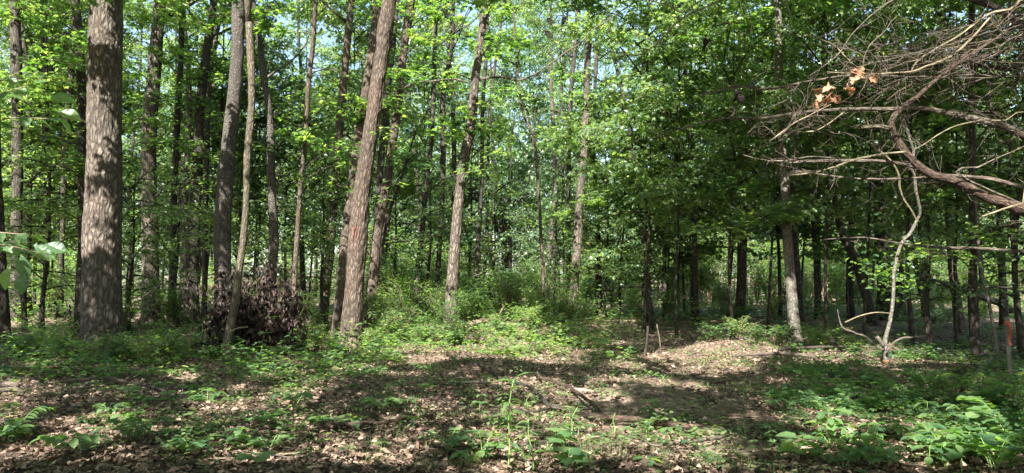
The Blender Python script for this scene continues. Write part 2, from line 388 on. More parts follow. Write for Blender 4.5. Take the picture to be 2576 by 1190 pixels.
# ------------------------------------------------------------------ the traced trees (u, v, width) from the base up
# name, label, material, depth, points, seg, leaf share in the overhead canopy
TR = [
 ('oak_tree', 'thickest straight oak trunk on the left with dappled sun on furrowed bark', 'oak_bark', 15.0,
  [(255,892,112),(256,860,100),(256,740,94),(257,600,90),(260,450,86),(263,300,82),(266,150,79),(269,0,77)]),
 ('tree', 'slim dark trunk hugging the left side of the thickest oak', 'dark_bark', 19.0,
  [(201,800,28),(203,700,24),(208,600,23),(208,400,22),(206,250,22),(198,100,22),(190,0,23)]),
 ('tree', 'pale barked trunk nearest the left edge among dark leaves', 'far_bark', 25.0,
  [(42,800,30),(42,600,26),(44,400,26),(42,180,26),(37,0,24)]),
 ('tree', 'dark trunk cut by the left edge of the picture, beside the hanging leaves', 'dark_bark', 17.0,
  [(8,830,36),(2,700,30),(-6,500,24),(-12,250,22),(-20,0,20)]),
 ('tree', 'thin leaning pale stem high between left edge and thickest oak', 'far_bark', 25.5,
  [(150,800,14),(156,600,13),(166,330,14),(178,210,15),(182,100,14),(190,0,13)]),
 ('tree', 'sunlit grey stem high up right of the leftmost pale trunk', 'far_bark', 26.0,
  [(118,790,15),(116,500,15),(113,200,16),(110,60,16),(108,0,15)]),
 ('oak_tree', 'straight dark trunk first to the right of the thickest oak', 'oak_bark', 24.0,
  [(382,810,50),(380,740,44),(378,600,41),(374,450,38),(376,330,37),(388,180,34),(398,40,31),(402,0,30)]),
 ('tree', 'narrow trunk second to the right of the thickest oak', 'far_bark', 25.0,
  [(431,790,17),(434,600,15),(440,430,16),(449,250,15),(457,80,14),(460,0,13)]),
 ('oak_tree', 'dark curved trunk with a bright broken edge, third right of thickest oak', 'dark_bark', 24.5,
  [(482,800,36),(486,620,32),(496,430,27),(505,260,24),(520,130,20),(536,20,18),(540,-30,17)]),
 ('tree', 'thin sunlit trunk peeking out behind the dark curved trunk', 'far_bark', 26.5,
  [(514,790,14),(517,500,14),(523,300,13),(530,100,13),(534,0,12)]),
 ('cherry_tree', 'big scaly grey trunk rising behind the brown brush pile', 'cherry_bark', 18.0,
  [(563,830,54),(562,740,46),(560,600,43),(566,470,42),(577,350,39),(590,230,36),(598,100,33),(599,0,32)]),
 ('vine_tree', 'wavy tan ridged trunk standing in front of the brush pile', 'tan_bark', 13.8,
  [(571,915,24),(573,880,21),(580,820,21),(594,750,21),(600,690,19),(610,620,18),(620,500,17),(622,400,18),(633,270,18),(632,170,17),(626,60,18),(622,0,17)]),
 ('tree', 'thin forked sunlit trunk crossing beside the wavy tan trunk', 'cherry_bark', 19.0,
  [(690,830,26),(685,700,23),(689,600,22),(682,450,21),(680,310,17),(664,190,16),(650,80,14),(636,0,13)]),
 ('tree', 'slender crooked sunlit trunk with side branches right of the brush pile', 'brown_bark', 18.5,
  [(739,800,17),(741,700,14),(747,600,13),(756,470,12),(768,350,12),(776,220,12),(788,90,10),(794,0,9)]),
 ('tree', 'straight dark trunk midway between crooked sunlit trunk and orange scarred trunk', 'brown_bark', 24.0,
  [(812,790,26),(820,720,23),(834,600,22),(845,440,21),(856,300,20),(872,130,18),(884,0,17)]),
 ('tree', 'dark trunk half hidden behind the left of the orange scarred trunk', 'brown_bark', 20.0,
  [(850,830,30),(857,740,27),(870,600,25),(888,450,24),(918,250,23),(944,60,22),(950,0,22)]),
 ('scarred_tree', 'leaning reddish brown trunk with an orange scar, tall in the middle left', 'brown_bark', 16.0,
  [(882,880,62),(884,850,55),(890,740,50),(899,600,49),(910,490,45),(921,400,43),(945,250,40),(963,120,38),(980,0,38)]),
 ('tree', 'leaning dark trunk just right of the orange scarred trunk', 'brown_bark', 21.0,
  [(930,790,30),(936,730,26),(948,600,25),(962,520,23),(976,440,22),(996,300,21),(1012,160,21),(1030,30,22),(1034,0,22)]),
 ('tree', 'pale stem tucked between scarred trunk and the dark one right of it', 'far_bark', 24.0,
  [(930,780,17),(948,560,17),(960,380,17),(976,220,16),(994,60,14),(1000,0,13)]),
 ('tree', 'dark thin sapling with forked upper limbs left of the middle leaning trunk', 'dark_bark', 22.0,
  [(930,780,11),(948,690,10),(962,610,9),(984,520,8),(1002,470,7),(1024,400,6),(1046,330,4)]),
 ('tree', 'narrow dark trunk behind shrubs between the scarred and middle leaning trunks', 'far_bark', 26.5,
  [(1048,790,17),(1050,700,15),(1064,560,14),(1074,440,13),(1086,340,12),(1094,100,11),(1098,0,10)]),
 ('tree', 'second narrow trunk left of the middle leaning trunk', 'dark_bark', 27.0,
  [(1102,770,16),(1104,650,14),(1112,520,13),(1116,400,13),(1114,250,13),(1136,120,12),(1140,0,11)]),
 ('oak_tree', 'middle leaning trunk with sunny base and flaking bark above', 'oak_bark', 19.0,
  [(1130,855,40),(1131,830,34),(1136,740,31),(1146,600,29),(1155,500,27),(1167,400,26),(1186,305,24),(1194,205,22),(1207,130,20),(1222,0,21)]),
 ('tree', 'thin pale trunk with dead twigs right of the middle leaning trunk', 'far_bark', 26.0,
  [(1197,760,13),(1200,650,13),(1206,560,11),(1212,430,10),(1214,280,10),(1222,150,9),(1228,0,8)]),
 ('old_tree', 'gnarled grey many limbed trunk at the far end of the clearing', 'far_bark', 33.0,
  [(1278,775,24),(1276,680,26),(1274,600,30),(1270,545,22),(1262,500,14),(1250,440,10),(1236,380,8)]),
 ('sapling', 'very thin dark stem bending left in the centre, lighter below', 'brown_bark', 24.0,
  [(1369,800,11),(1366,700,9),(1361,600,9),(1356,500,8),(1349,400,8),(1340,335,7),(1318,290,6),(1304,205,6),(1297,100,5),(1290,0,4)]),
 ('tree', 'pale mottled trunk just left of the tall grey brown centre right trunk', 'far_bark', 28.0,
  [(1428,765,15),(1430,640,13),(1430,500,12),(1434,280,12),(1446,120,11),(1458,0,10)]),
 ('oak_tree', 'tall grey brown trunk at the back right of the clearing path', 'oak_bark', 25.5,
  [(1440,795,28),(1443,740,25),(1452,620,24),(1460,480,22),(1471,360,19),(1477,180,18),(1485,0,17)]),
 ('tree', 'dark trunk with a sunny patch low, next right of tall grey brown trunk', 'far_bark', 28.0,
  [(1508,765,20),(1505,640,15),(1502,520,13),(1492,360,11),(1500,150,10),(1504,0,9)]),
 ('tree', 'slender dark trunk leaning left at its top, right of centre', 'dark_bark', 25.5,
  [(1636,785,18),(1628,700,15),(1617,590,13),(1606,470,11),(1588,350,9),(1570,250,9),(1540,120,8),(1524,0,8)]),
 ('tree', 'thin dark straight trunk against bright leaves right of slender leaning one', 'dark_bark', 26.5,
  [(1674,785,13),(1672,690,11),(1670,560,10),(1668,400,9),(1672,200,8),(1676,0,8)]),
 ('tree', 'dark trunk in deep shade midway to the grey speckled trunk', 'dark_bark', 26.0,
  [(1862,775,26),(1866,680,26),(1868,560,25),(1870,400,22),(1868,200,20),(1866,0,18)]),
 ('grey_tree', 'straight grey speckled trunk standing in shade right of the clearing', 'grey_bark', 18.0,
  [(1998,868,32),(1997,830,29),(1989,700,26),(1981,600,25),(1976,480,24),(1966,350,21),(1960,180,20),(1955,0,20)]),
 ('tree', 'black shaded trunk directly behind the grey speckled trunk', 'dark_bark', 23.5,
  [(2014,820,22),(2008,740,20),(2000,600,17),(1996,450,16),(1994,250,16),(1992,100,17),(1990,0,17)]),
 ('tree', 'narrow trunk high right of the grey speckled trunk', 'far_bark', 30.0,
  [(2060,790,15),(2056,600,15),(2050,350,14),(2040,150,13),(2034,0,12)]),
 ('leaning_tree', 'dark trunk leaning up to the left behind the cut sapling', 'dark_bark', 22.0,
  [(2204,835,26),(2187,775,24),(2170,715,22),(2150,650,22),(2120,590,19),(2104,520,15),(2092,440,14),(2080,300,13),(2072,150,12),(2066,0,12)]),
 ('big_tree', 'wide shaggy dark trunk right behind the cut sapling', 'dark_bark', 25.0,
  [(2236,812,52),(2232,760,44),(2224,640,42),(2220,540,40),(2216,400,36),(2214,200,34),(2212,0,32)]),
 ('tree', 'dark trunk just right of the wide shaggy trunk', 'dark_bark', 28.0,
  [(2268,800,20),(2264,700,18),(2260,560,17),(2256,350,16),(2250,0,15)]),
 ('tree', 'crooked black stem between wide shaggy trunk and stake', 'dark_bark', 24.0,
  [(2340,825,14),(2322,760,13),(2312,710,14),(2300,640,12),(2288,560,11),(2280,400,10),(2276,200,9)]),
 ('tree', 'tapering brown trunk leaning left of the two near the stake', 'brown_bark', 20.0,
  [(2424,878,28),(2412,800,24),(2404,740,22),(2396,680,20),(2388,560,18),(2380,400,16),(2372,150,14),(2368,0,13)]),
 ('tree', 'straight dark trunk nearest left of the orange flagged stake', 'dark_bark', 14.6,
  [(2454,915,22),(2452,800,19),(2449,680,18),(2447,540,17),(2446,380,16),(2444,150,15),(2444,0,14)]),
 ('sapling', 'thin grey sapling leaning between the dark trunk and the stake', 'grey_bark', 14.0,
  [(2516,925,9),(2505,860,8),(2490,770,8),(2476,710,7),(2464,650,6),(2458,560,5),(2450,450,4)]),
 ('tree', 'shaded trunk right behind the orange flagged stake', 'dark_bark', 21.0,
  [(2526,850,20),(2524,760,18),(2518,640,17),(2514,500,16),(2510,250,14),(2508,0,13)]),
]
trunk_roots = []
def trunk_mesh(pts3, R, matkey, near, w):
    L = np.linalg.norm(np.diff(pts3, axis=0), axis=1).sum()
    if near:
        rows = int(L/0.055); seg = 72
        if w < 40: rows = int(L/0.09); seg = 40
        if w < 18: rows = int(L/0.15); seg = 20
    else:
        rows = int(L/0.35); seg = 12
    C = smooth_path(np.column_stack([pts3, R]), rows)
    R2 = np.maximum(C[:, 3], 0.01); C = C[:, :3]
    zb = C[:, 2] - C[0, 2]
    a = np.arange(seg)/seg*2*PI
    ph = rng.random(3)*6
    flare = (0.5*np.exp(-zb/0.33))[:, None]*(1+0.5*np.sin(a*3+ph[0])[None]+0.35*np.sin(a*5+ph[1])[None])*R2[:, None]
    amp = 0.019 if w >= 40 else 0.010
    if matkey == 'grey_bark': amp *= 0.35
    if matkey == 'tan_bark': amp *= 1.5
    d = bark_disp(rows, seg, L, 2*PI*R2.mean(), min(amp, R2.mean()*0.12)) + flare
    g = Geo(); tube(g, C, R2, seg, disp=d)
    return g, C, R2
canopy_trees = []      # (root, x, y) for the overhead leaves
TOP = 15.0
tree_objs = {}
for (nm, lab, mk, D, pts) in TR:
    P = np.array([pix(u, v, D) for u, v, w in pts]); R = np.array([w*0.5*D/F for u, v, w in pts])*0.94
    # foot on the ground
    gz = float(gh(P[0, 0], P[0, 1]))
    base_dir = (P[0]-P[1]) / (abs(P[0, 2]-P[1, 2])+1e-6)
    P[0] = P[1] + base_dir*(P[1, 2]-gz) if P[1, 2] > gz+0.05 else P[0]
    P[0, 2] = gz-0.12
    # upward beyond the frame
    top = TOP + rng.random()*3
    if pts[-1][1] <= 10:
        d = unit(P[-1]-P[-3]); k = (top-P[-1, 2])
        q1 = P[-1] + d*(k*0.5)/max(d[2], .3); q2 = P[-1] + d*k/max(d[2], .3) + np.array([(rng.random()-.5), (rng.random()-.5), 0])
        P = np.vstack([P, q1, q2]); R = np.concatenate([R, [R[-1]*0.72, R[-1]*0.35]])
    w = pts[len(pts)//2][2]
    root = thing(nm, lab, 'tree', (P[0, 0], P[0, 1], gz), 'trees standing round the clearing')
    off = np.array([P[0, 0], P[0, 1], gz])
    g, C, R2 = trunk_mesh(P-off, R, mk, D < 25, w)
    # limbs above the frame on the tall ones
    if pts[-1][1] <= 10 and D < 30:
        hz = C[:, 2]
        for q in range(7 if w > 14 else 4):
            z = 9.5 + q*0.9 + rng.random()*0.5
            ii = int(np.argmin(abs(hz-z)))
            az = rng.random()*2*PI; Lm = (1.5+rng.random()*2.0)
            e = np.array([math.cos(az), math.sin(az), 0.7])
            pp = np.array([C[ii], C[ii]+e*Lm*0.4, C[ii]+e*Lm*0.7+[0, 0, .3], C[ii]+e*Lm])
            tube(g, smooth_path(pp, 7), np.linspace(R2[ii]*0.45, 0.012, 7), 6)
    part('trunk', g.mesh('trunk', [M[mk]]), root)
    tree_objs[lab] = (root, P, off, D, R)
    if pts[-1][1] <= 10: canopy_trees.append((root, C[-1][0]+off[0], C[-1][1]+off[1], off))
def tr(key):
    for k, v in tree_objs.items():
        if key in k: return v

# trees standing beside and behind the camera that shade the clearing
for (x, y) in [(-6.5, -3.5), (5.0, -5.5), (-1.0, -9.5), (-10.5, 3.0), (10.5, 2.0), (-11, -6.0), (8.5, 8.5), (-12.5, 9.5), (2.0, -3.0), (12, 14), (-14, 14), (6.2, 13.5), (-6, -15), (5, -14), (0, -21), (12, -10), (-13, -14), (9, -20), (-9, -22)]:
    gz = float(gh(x, y))
    lab = 'oak out of view whose crown shades the clearing'
    root = thing('shade_oak', lab, 'tree', (x, y, gz), 'oaks standing round the viewpoint')
    if (x, y) in ((6.2, 13.5),): 
        bpy.data.objects.remove(root); continue
    p = np.array([[0, 0, -.1], [0.1, 0, 4], [0.1, .2, 9], [0.4, .3, 15]])
    g, C, R2 = trunk_mesh(p, np.array([.24, .2, .16, .07]), 'oak_bark', False, 30)
    part('trunk', g.mesh('trunk', [M['oak_bark']]), root)
    canopy_trees.append((root, x+.4, y+.3, np.array([x, y, gz])))

# ------------------------------------------------------------------ overhead canopy with gaps that let the sun through
# gaps: patches of the floor that are in the sun (u, v, ru, rv)
SUNNY = [(640,1052,125,34),(700,1095,150,22),(860,1122,250,32),(1600,1112,190,40),(1010,1085,90,22),(1130,1050,110,28),(1260,1110,90,22),(1600,1110,150,34),
 (1700,1140,90,26),(1480,1085,90,18),(1720,893,80,20),(1800,925,90,12),(980,868,120,16),(1120,868,120,22),(1300,880,150,22),(1200,840,160,22),
 (2170,1070,55,14),(2100,1112,80,18),(2000,1128,60,12),(2120,892,100,14),(2230,890,60,22),(118,918,28,12),(35,1010,40,50),(40,1165,60,18),
 (200,1120,50,40),(345,1085,45,32),(230,1180,140,12),(740,1008,55,28),(1480,1000,100,14),(1640,965,120,12),(1350,1050,90,18),(1330,975,80,10),
 (1850,880,95,26),(2380,1140,130,50),(2080,1060,60,50),(640,1165,120,18),(930,1160,60,20),(1280,1150,60,60),(900,930,60,10),(700,940,60,8),
 (1000,940,60,8),(1570,915,40,12),(760,870,60,12),(460,940,30,10),(1380,905,70,10),(520,1010,50,10),(870,1075,60,14),(2330,1110,70,20),
 (1420,1165,60,14),(1040,900,80,10),(420,1110,30,14)]
# gaps for things standing up: depth, then patches
SUNNY_UP = [
 (15.0, [(275,95,26,55),(250,330,34,60),(262,395,30,40),(240,455,26,25),(245,600,30,40),(262,640,26,40),(232,560,18,60),(285,560,16,30),(250,285,20,30)]),
 (18.0, [(596,80,16,70),(585,230,24,60),(575,330,12,50),(1990,740,10,30),(1996,830,12,35),(1976,450,8,18)]),
 (13.8, [(620,100,20,120),(2235,880,40,60),(2245,780,20,50),(2150,810,70,50),(2300,850,60,25),(2270,600,40,80),(2310,480,20,60),(2300,740,18,30)]),
 (19.0, [(655,120,14,120),(680,330,8,40),(690,520,8,30)]),
 (18.5, [(785,100,12,60),(768,320,12,110),(750,560,12,80),(742,690,14,50),(850,370,60,60),(800,460,60,30)]),
 (16.0, [(900,585,30,50),(885,655,30,22),(885,850,34,28),(975,40,22,50),(938,300,8,50),(890,480,12,60),(860,720,8,40)]),
 (20.0, [(1145,590,22,90),(1138,740,22,50),(1194,190,20,60),(1180,330,18,40),(1160,440,10,30),(1215,60,16,60),(1170,330,70,40)]),
 (15.0, [(470,740,25,40),(560,760,30,40),(620,700,40,25),(720,700,30,20),(740,860,30,15),(640,740,20,12)]),
 (5.5, [(2080,225,60,40),(2300,320,120,30),(2450,420,100,40),(2350,180,160,60),(2150,410,160,20),(2500,300,80,40),(2200,480,100,40),(2450,80,100,50),(2520,520,60,30),(1950,290,120,30)]),
]
def fract_noise(x, y):
    return (np.sin(x*2.1+np.sin(y*1.7)*1.3)+np.sin(y*2.9+np.sin(x*2.3)*1.1)+np.sin(x*5.3+y*3.7)*0.6+np.sin(x*9.1-y*7.3)*0.5)/3.1
def keep_mask(P):
    """False where a leaf would stand between the sun and something the photo shows sunlit"""
    keep = np.ones(len(P), bool)
    t = (P[:, 2]-0.05)/(-LIGHT[2])
    G = P + t[:, None]*LIGHT
    u, v = to_pix(G)
    ok = G[:, 1] > 4.0
    nz = 1 + 0.7*fract_noise(G[:, 0]*1.7, G[:, 1]*1.7) + .9*fract_noise(G[:, 0]*4.6+7, G[:, 1]*3.9)
    for (cu, cv, ru, rv) in SUNNY:
        d = ((u-cu)/ru)**2 + ((v-cv)/rv)**2
        keep &= ~(ok & (d < nz*1.2))
    for (D, L) in SUNNY_UP:
        t = (D-P[:, 1])/LIGHT[1]
        G = P + t[:, None]*LIGHT
        okk = (t > 0) & (G[:, 2] > 0)
        u, v = to_pix(G)
        nz = 1 + 0.5*fract_noise(G[:, 0]*2.6+D, G[:, 2]*2.6) + .9*fract_noise(G[:, 0]*7+G[:, 2]*4+D, G[:, 2]*3.5)
        for (cu, cv, ru, rv) in L:
            d = ((u-cu)/ru)**2 + ((v-cv)/rv)**2
            keep &= ~(okk & (d < nz*1.35))
    return keep
def clumps(n, k, x0, x1, y0, y1, z0, z1, thr, sp):
    cx = rng.uniform(x0, x1, k); cyy = rng.uniform(y0, y1, k); cz = rng.uniform(z0, z1, k)
    den = fract_noise(cx*0.5, cyy*0.5+3) + rng.normal(0, 0.35, k)
    C = np.stack([cx, cyy, cz], 1)[den > thr]
    idx = rng.integers(0, len(C), n)
    return C[idx] + rng.normal(0, 1, (n, 3))*np.array([sp, sp, sp*.4])
def overhead():
    P = np.concatenate([clumps(262000, 4900, -17, 15, -8, 16, 6.6, 10.0, -.8, .31),
                        clumps(26000, 900, 3.5, 17, 14, 25, 10, 15, -.5, .5),
                        clumps(22000, 800, -17, -4.5, 14, 25, 10, 15, -.5, .5),
                        clumps(16000, 600, -19, 17, -14, -6, 8, 12, -.3, .5)])
    # the lowest leaves hang just into the top of the picture between the near trunks
    u, v = to_pix(P)
    lim = np.where(P[:, 1] > 12.5, 5+45*fract_noise(u*.009, P[:, 1]*.2), -30)
    P = P[~((P[:, 1] > 1) & (v > lim) & (u > -200) & (u < 2776))]
    kp = keep_mask(P)
    for dx, dy in ((.09, 0), (-.09, 0), (0, .09), (0, -.09)): kp &= keep_mask(P+[dx, dy, 0])
    return P[kp]
P = overhead()
txy = np.array([[c[1], c[2]] for c in canopy_trees])
own = np.argmin(((P[:, None, :2]-txy[None])**2).sum(-1), 1)
for k, (root, x, y, off) in enumerate(canopy_trees):
    Q = P[own == k]
    if len(Q) < 30: continue
    n = len(Q); g = Geo()
    az = rng.random(n)*2*PI
    D_ = np.stack([np.cos(az), np.sin(az), rng.normal(-0.15, .25, n)], 1)
    N_ = np.stack([rng.normal(0, .35, n), rng.normal(0, .35, n), np.ones(n)], 1)
    uq, vq = to_pix(Q); nr_ = (Q[:, 1] > 8) & (vq > -60)
    sz_ = rng.uniform(0.12, 0.20, n)
    put_leaves(g, 'quad', (Q-off)[~nr_], D_[~nr_], N_[~nr_], sz_[~nr_]*1.08)
    put_leaves(g, 'maple', (Q-off)[nr_], D_[nr_], N_[nr_], sz_[nr_]*.95)
    part('crown', g.mesh('crown', [M['canopy']]), root)

# ------------------------------------------------------------------ crowns seen in the picture
def understory_crown(h0, h1, rad, nb, tpl, lsize, seed, dens=1.0, droop=0.25, flat=0.5):
    """layered sprays round a thin stem; returns a mesh with leaves (0) and twigs (1)"""
    global rng
    keep = rng; rng = np.random.default_rng(seed)
    g = Geo(); LP = []; LD = []; LN = []
    for b in range(nb):
        f = (b+rng.random())/nb
        z = h0+(h1-h0)*f
        r = rad*(0.45+0.55*math.sin(PI*min(1, max(0.06, 0.9-f*0.85))))*rng.uniform(0.6, 1.15)
        az = b*2.399+rng.normal(0, .7)
        tz = rng.normal(0, .22)
        d = np.array([math.cos(az), math.sin(az), 0]); s = np.array([-d[1], d[0], 0])
        rise = rng.uniform(-0.1, 0.75)*r
        n = 8; t = np.linspace(0, 1, n)
        C = d[None]*(t*r)[:, None]; C[:, 2] = z + rise*np.sin(t*PI*0.6) - droop*r*t**2
        C += (s[None]*(np.sin(t*4+rng.random()*6)*0.08*r)[:, None])
        tube(g, C, np.linspace(0.018+0.004*r, 0.004, n), 4, 1)
        m = int(r*8*dens)+3
        for q in range(m):
            tt = (q+1.5)/(m+1); side = 1 if q % 2 else -1
            p0 = np.array([np.interp(tt, t, C[:, c]) for c in range(3)])
            bl = r*0.42*(1.15-tt*0.7)*rng.uniform(0.6, 1.2)
            a2 = math.radians(rng.uniform(38, 62))*side
            bd = d*math.cos(a2)+s*math.sin(a2); bd = bd+np.array([0, 0, rng.normal(0, .22)-0.08+side*tz])
            p1 = p0+bd*bl
            if q % 2 == 0: tube(g, np.array([p0, (p0+p1)/2+[0, 0, .02], p1]), [0.006, 0.004, 0.002], 3, 1, cap=False)
            kl = int(bl/0.085*dens)+2
            ts = (np.arange(kl)+rng.random(kl))/kl
            for w_ in ts:
                pp = p0+bd*bl*w_
                sd_ = rng.choice([-1, 1]); side_v = np.cross([0, 0, 1], bd)
                ld = bd*0.6+side_v*sd_*rng.uniform(0.3, 1.0)+np.array([0, 0, rng.normal(-0.18, .22)])
                LP.append(pp+rng.normal(0, .06, 3)); LD.append(ld)
                LN.append([rng.normal(-.12, flat), rng.normal(-.42, flat), 1])
    LP = np.array(LP); n = len(LP)
    put_leaves(g, tpl, LP, np.array(LD), np.array(LN), rng.uniform(0.65, 1.15, n)*lsize, 0, rng.random(n), curl=rng.uniform(0.3, 2.2, n))
    rng = keep
    return g, n
def tall_crown(h0, h1, rad, nclump, per, lsize, seed):
    global rng
    keep = rng; rng = np.random.default_rng(seed)
    g = Geo(); Ps = []
    limbs = 9
    for b in range(limbs):
        f = b/limbs; z = h0-1.0+(h1-h0)*f*0.85; az = b*2.4+rng.normal(0, .5)
        r = rad*(1-0.55*f)*rng.uniform(.6, 1.0)
        d = np.array([math.cos(az), math.sin(az), 0])
        C = np.array([[0, 0, z], [*(d[:2]*r*.4), z+r*.45], [*(d[:2]*r*.75), z+r*.7], [*(d[:2]*r), z+r*.8]])
        tube(g, smooth_path(C, 7), np.linspace(.06*(1.2-f), .01, 7), 5, 1)
    for c in range(nclump):
        f = rng.random()**0.85; z = h0+(h1-h0)*f
        env = rad*(0.5+0.6*math.sin(PI*(0.15+0.8*f)))
        rr = env*math.sqrt(rng.uniform(0.05, 1)); az = rng.random()*2*PI
        c0 = np.array([rr*math.cos(az), rr*math.sin(az), z])
        s = rng.uniform(.3, .75)
        q = rng.normal(0, 1, (int(per*rng.uniform(.5, 1.4)), 3))
        q = q/np.maximum(np.linalg.norm(q, axis=1, keepdims=True), .7)
        Ps.append(c0+q*np.array([s, s, s*.42]))
    P = np.concatenate(Ps); n = len(P)
    az = rng.random(n)*2*PI
    put_leaves(g, 'quad', P, np.stack([np.cos(az), np.sin(az), rng.normal(-.3, .35, n)], 1),
               np.stack([rng.normal(-.15, .45, n), rng.normal(-.5, .45, n), np.ones(n)], 1), rng.uniform(.7, 1.25, n)*lsize, 0, rng.random(n), curl=rng.uniform(.5, 2.5, n))
    rng = keep
    return g, n
def stem_mesh(h, r0, r1, wob, seed, matkey, seg=10, rows=26, bare_limbs=0):
    r = np.random.default_rng(seed)
    z = np.linspace(-0.15, h, rows); t = z/h
    C = np.stack([wob*np.sin(t*3+r.random()*6)+wob*.4*np.sin(t*9+r.random()*6), wob*np.cos(t*2.6+r.random()*6), z], 1)
    C[:, :2] -= C[1, :2]
    R = r0+(r1-r0)*np.clip(t, 0, 1)**.8; R = R*(1+.35*np.exp(-np.maximum(z, 0)/.25))
    g = Geo(); tube(g, C, R, seg, disp=(r.random((rows, seg))-.5)*r0*.12)
    for k in range(bare_limbs):
        ii = r.integers(rows//4, rows-2); az = r.random()*6.28; L = r.uniform(.6, 1.8)
        e = np.array([math.cos(az), math.sin(az), r.uniform(-.1, .7)])
        pp = np.array([C[ii], C[ii]+e*L*.5+[0, 0, .1], C[ii]+e*L])
        tube(g, smooth_path(pp, 5), np.linspace(R[ii]*.35, .006, 5), 5)
    return g.mesh('trunk', [M[matkey]])
UND = []
for s, (h0, h1, rad, nb, tpl, ls) in enumerate([(1.6, 8.5, 2.3, 32, 'maple', .17), (2.2, 9.5, 2.6, 34, 'maple', .18), (1.2, 6.5, 2.0, 28, 'maple', .16),
                                               (2.8, 10.5, 2.9, 34, 'maple', .18), (1.8, 8.0, 2.2, 30, 'ovate', .13), (1.0, 4.5, 1.5, 22, 'ovate', .12)]):
    g, n = understory_crown(h0, h1, rad, nb, tpl, ls, 100+s)
    UND.append((g.mesh('crown', [M['maple'], M['dark_bark']]), stem_mesh(h1, .045+.006*s, .010, .12, 40+s, 'dark_bark'), n))
    print('understory', s, n)
UNDF = []
for a in UND:
    m_ = a[0].copy(); m_.materials[0] = M['canopy']; UNDF.append(m_)  # far copies take the brighter leaf, with sunlight painted into its colour
TALL = []
for s, (h0, h1, rad, nc, per, ls) in enumerate([(6, 21, 3.4, 150, 85, .17), (4.5, 19, 3.8, 150, 85, .17), (8, 24, 3.8, 160, 85, .18), (2, 15, 3.0, 130, 80, .16), (10, 26, 4.2, 160, 85, .19)]):
    g, n = tall_crown(h0, h1, rad, nc, per, ls, 200+s)
    TALL.append((g.mesh('crown', [M['canopy'], M['far_bark']]), stem_mesh(h1-2, .2, .03, .3, 60+s, ['far_bark', 'dark_bark', 'far_bark', 'brown_bark', 'far_bark'][s], bare_limbs=8), n))
    print('tall', s, n)
LAND = [(-150, 'left picture edge'), (42, 'leftmost pale trunk'), (256, 'thickest oak'), (380, 'straight dark oak'), (486, 'dark curved trunk'), (565, 'big scaly trunk'),
        (685, 'forked sunlit trunk'), (830, 'straight dark trunk'), (905, 'orange scarred trunk'), (1020, 'leaning dark trunk'), (1146, 'middle leaning trunk'), (1274, 'gnarled grey trunk'),
        (1358, 'very thin centre stem'), (1452, 'tall grey brown trunk'), (1530, 'sunny footed trunk'), (1617, 'slender leaning trunk'), (1760, 'layered maples'), (1866, 'deep shade trunk'), (1980, 'grey speckled trunk'),
        (2110, 'left leaning trunk'), (2222, 'wide shaggy trunk'), (2310, 'crooked black stem'), (2400, 'tapering brown trunk'), (2530, 'orange flagged stake'), (2750, 'right picture edge')]
ORD = ['nearest', 'second nearest', 'third nearest', 'fourth nearest', 'fifth nearest', 'sixth nearest', 'seventh nearest', 'eighth nearest', 'ninth nearest', 'tenth nearest', 'eleventh nearest', 'twelfth nearest', 'thirteenth nearest', 'fourteenth nearest', 'fifteenth nearest', 'sixteenth nearest', 'seventeenth nearest', 'eighteenth nearest', 'nineteenth nearest', 'farthest']
placed = []
def place_tree(kind, var, u, D, sc, rz, nm, what, group, sz=None):
    if kind == 'u' and 290 < u < 940 and D < 40 and var != 5 and int(u/10) % 2: return
    if kind == 'u' and 30 < D < 50 and what[:3] != 'low':
        if 940 < u < 1500: D = 46+(D-30)*.8
        else: D = 30-(D-30)*.5
        if D > 40: sz = (sz or sc)*1.25
    if kind == 'u' and u < 950 and D < 27 and var != 5: D = 27.2+(D-20)*.35
    if kind == 'u' and what[:4] == 'slim' and u > 1500: return
    if what == 'young maple with dark layered leaves' and (u in (1760, 1820, 2060, 2360, 2500, 1930, 2150, 2260, 2420, 2590) or (24.5 < D < 30 and int(D*2) % 2)): return
    if kind == 'u' and 1480 < u < 1800 and D < 27 and var != 5 and what[:4] != 'near': D = 27+(D-20)*.3
    x = (u-1288)/F*D*1.0; y = D; gz = float(gh(x, y))
    cr, st, n = (UND if kind == 'u' else TALL)[var]
    if kind == 'u' and D > 40: cr = UNDF[var]
    rz = (rz/6.28-.5)*1.6
    root = thing(nm, '', 'tree', (x, y, gz), group, rz=rz)
    part('trunk', st, root); part('crown', cr, root, loc=((0, 0, jit(.4, 1.2) if u < 1500 or what[:4] == 'near' or D < 25 else jit(-.8, .1)) if (kind == 'u' and D < 32 and var != 5) else None))
    root.scale = (sc, sc, sz or sc)
    placed.append((u, D, root, what))
def label_placed(lst):
    buckets = {}
    for (u, D, root, what) in lst:
        k = sum(1 for a in LAND if a[0] <= u)-1; k = max(0, min(k, len(LAND)-2))
        buckets.setdefault((k, what), []).append((D, root))
    for (k, what), L in buckets.items():
        L.sort(key=lambda q: q[0])
        for i_, (D, root) in enumerate(L):
            o = ORD[i_] if i_ < 20 else 'deepest'
            a, b = LAND[k][1], LAND[k+1][1]
            root['label'] = f'{o} {what} between {a} and {b}' if len(L) > 1 else f'{what} between {a} and {b}'
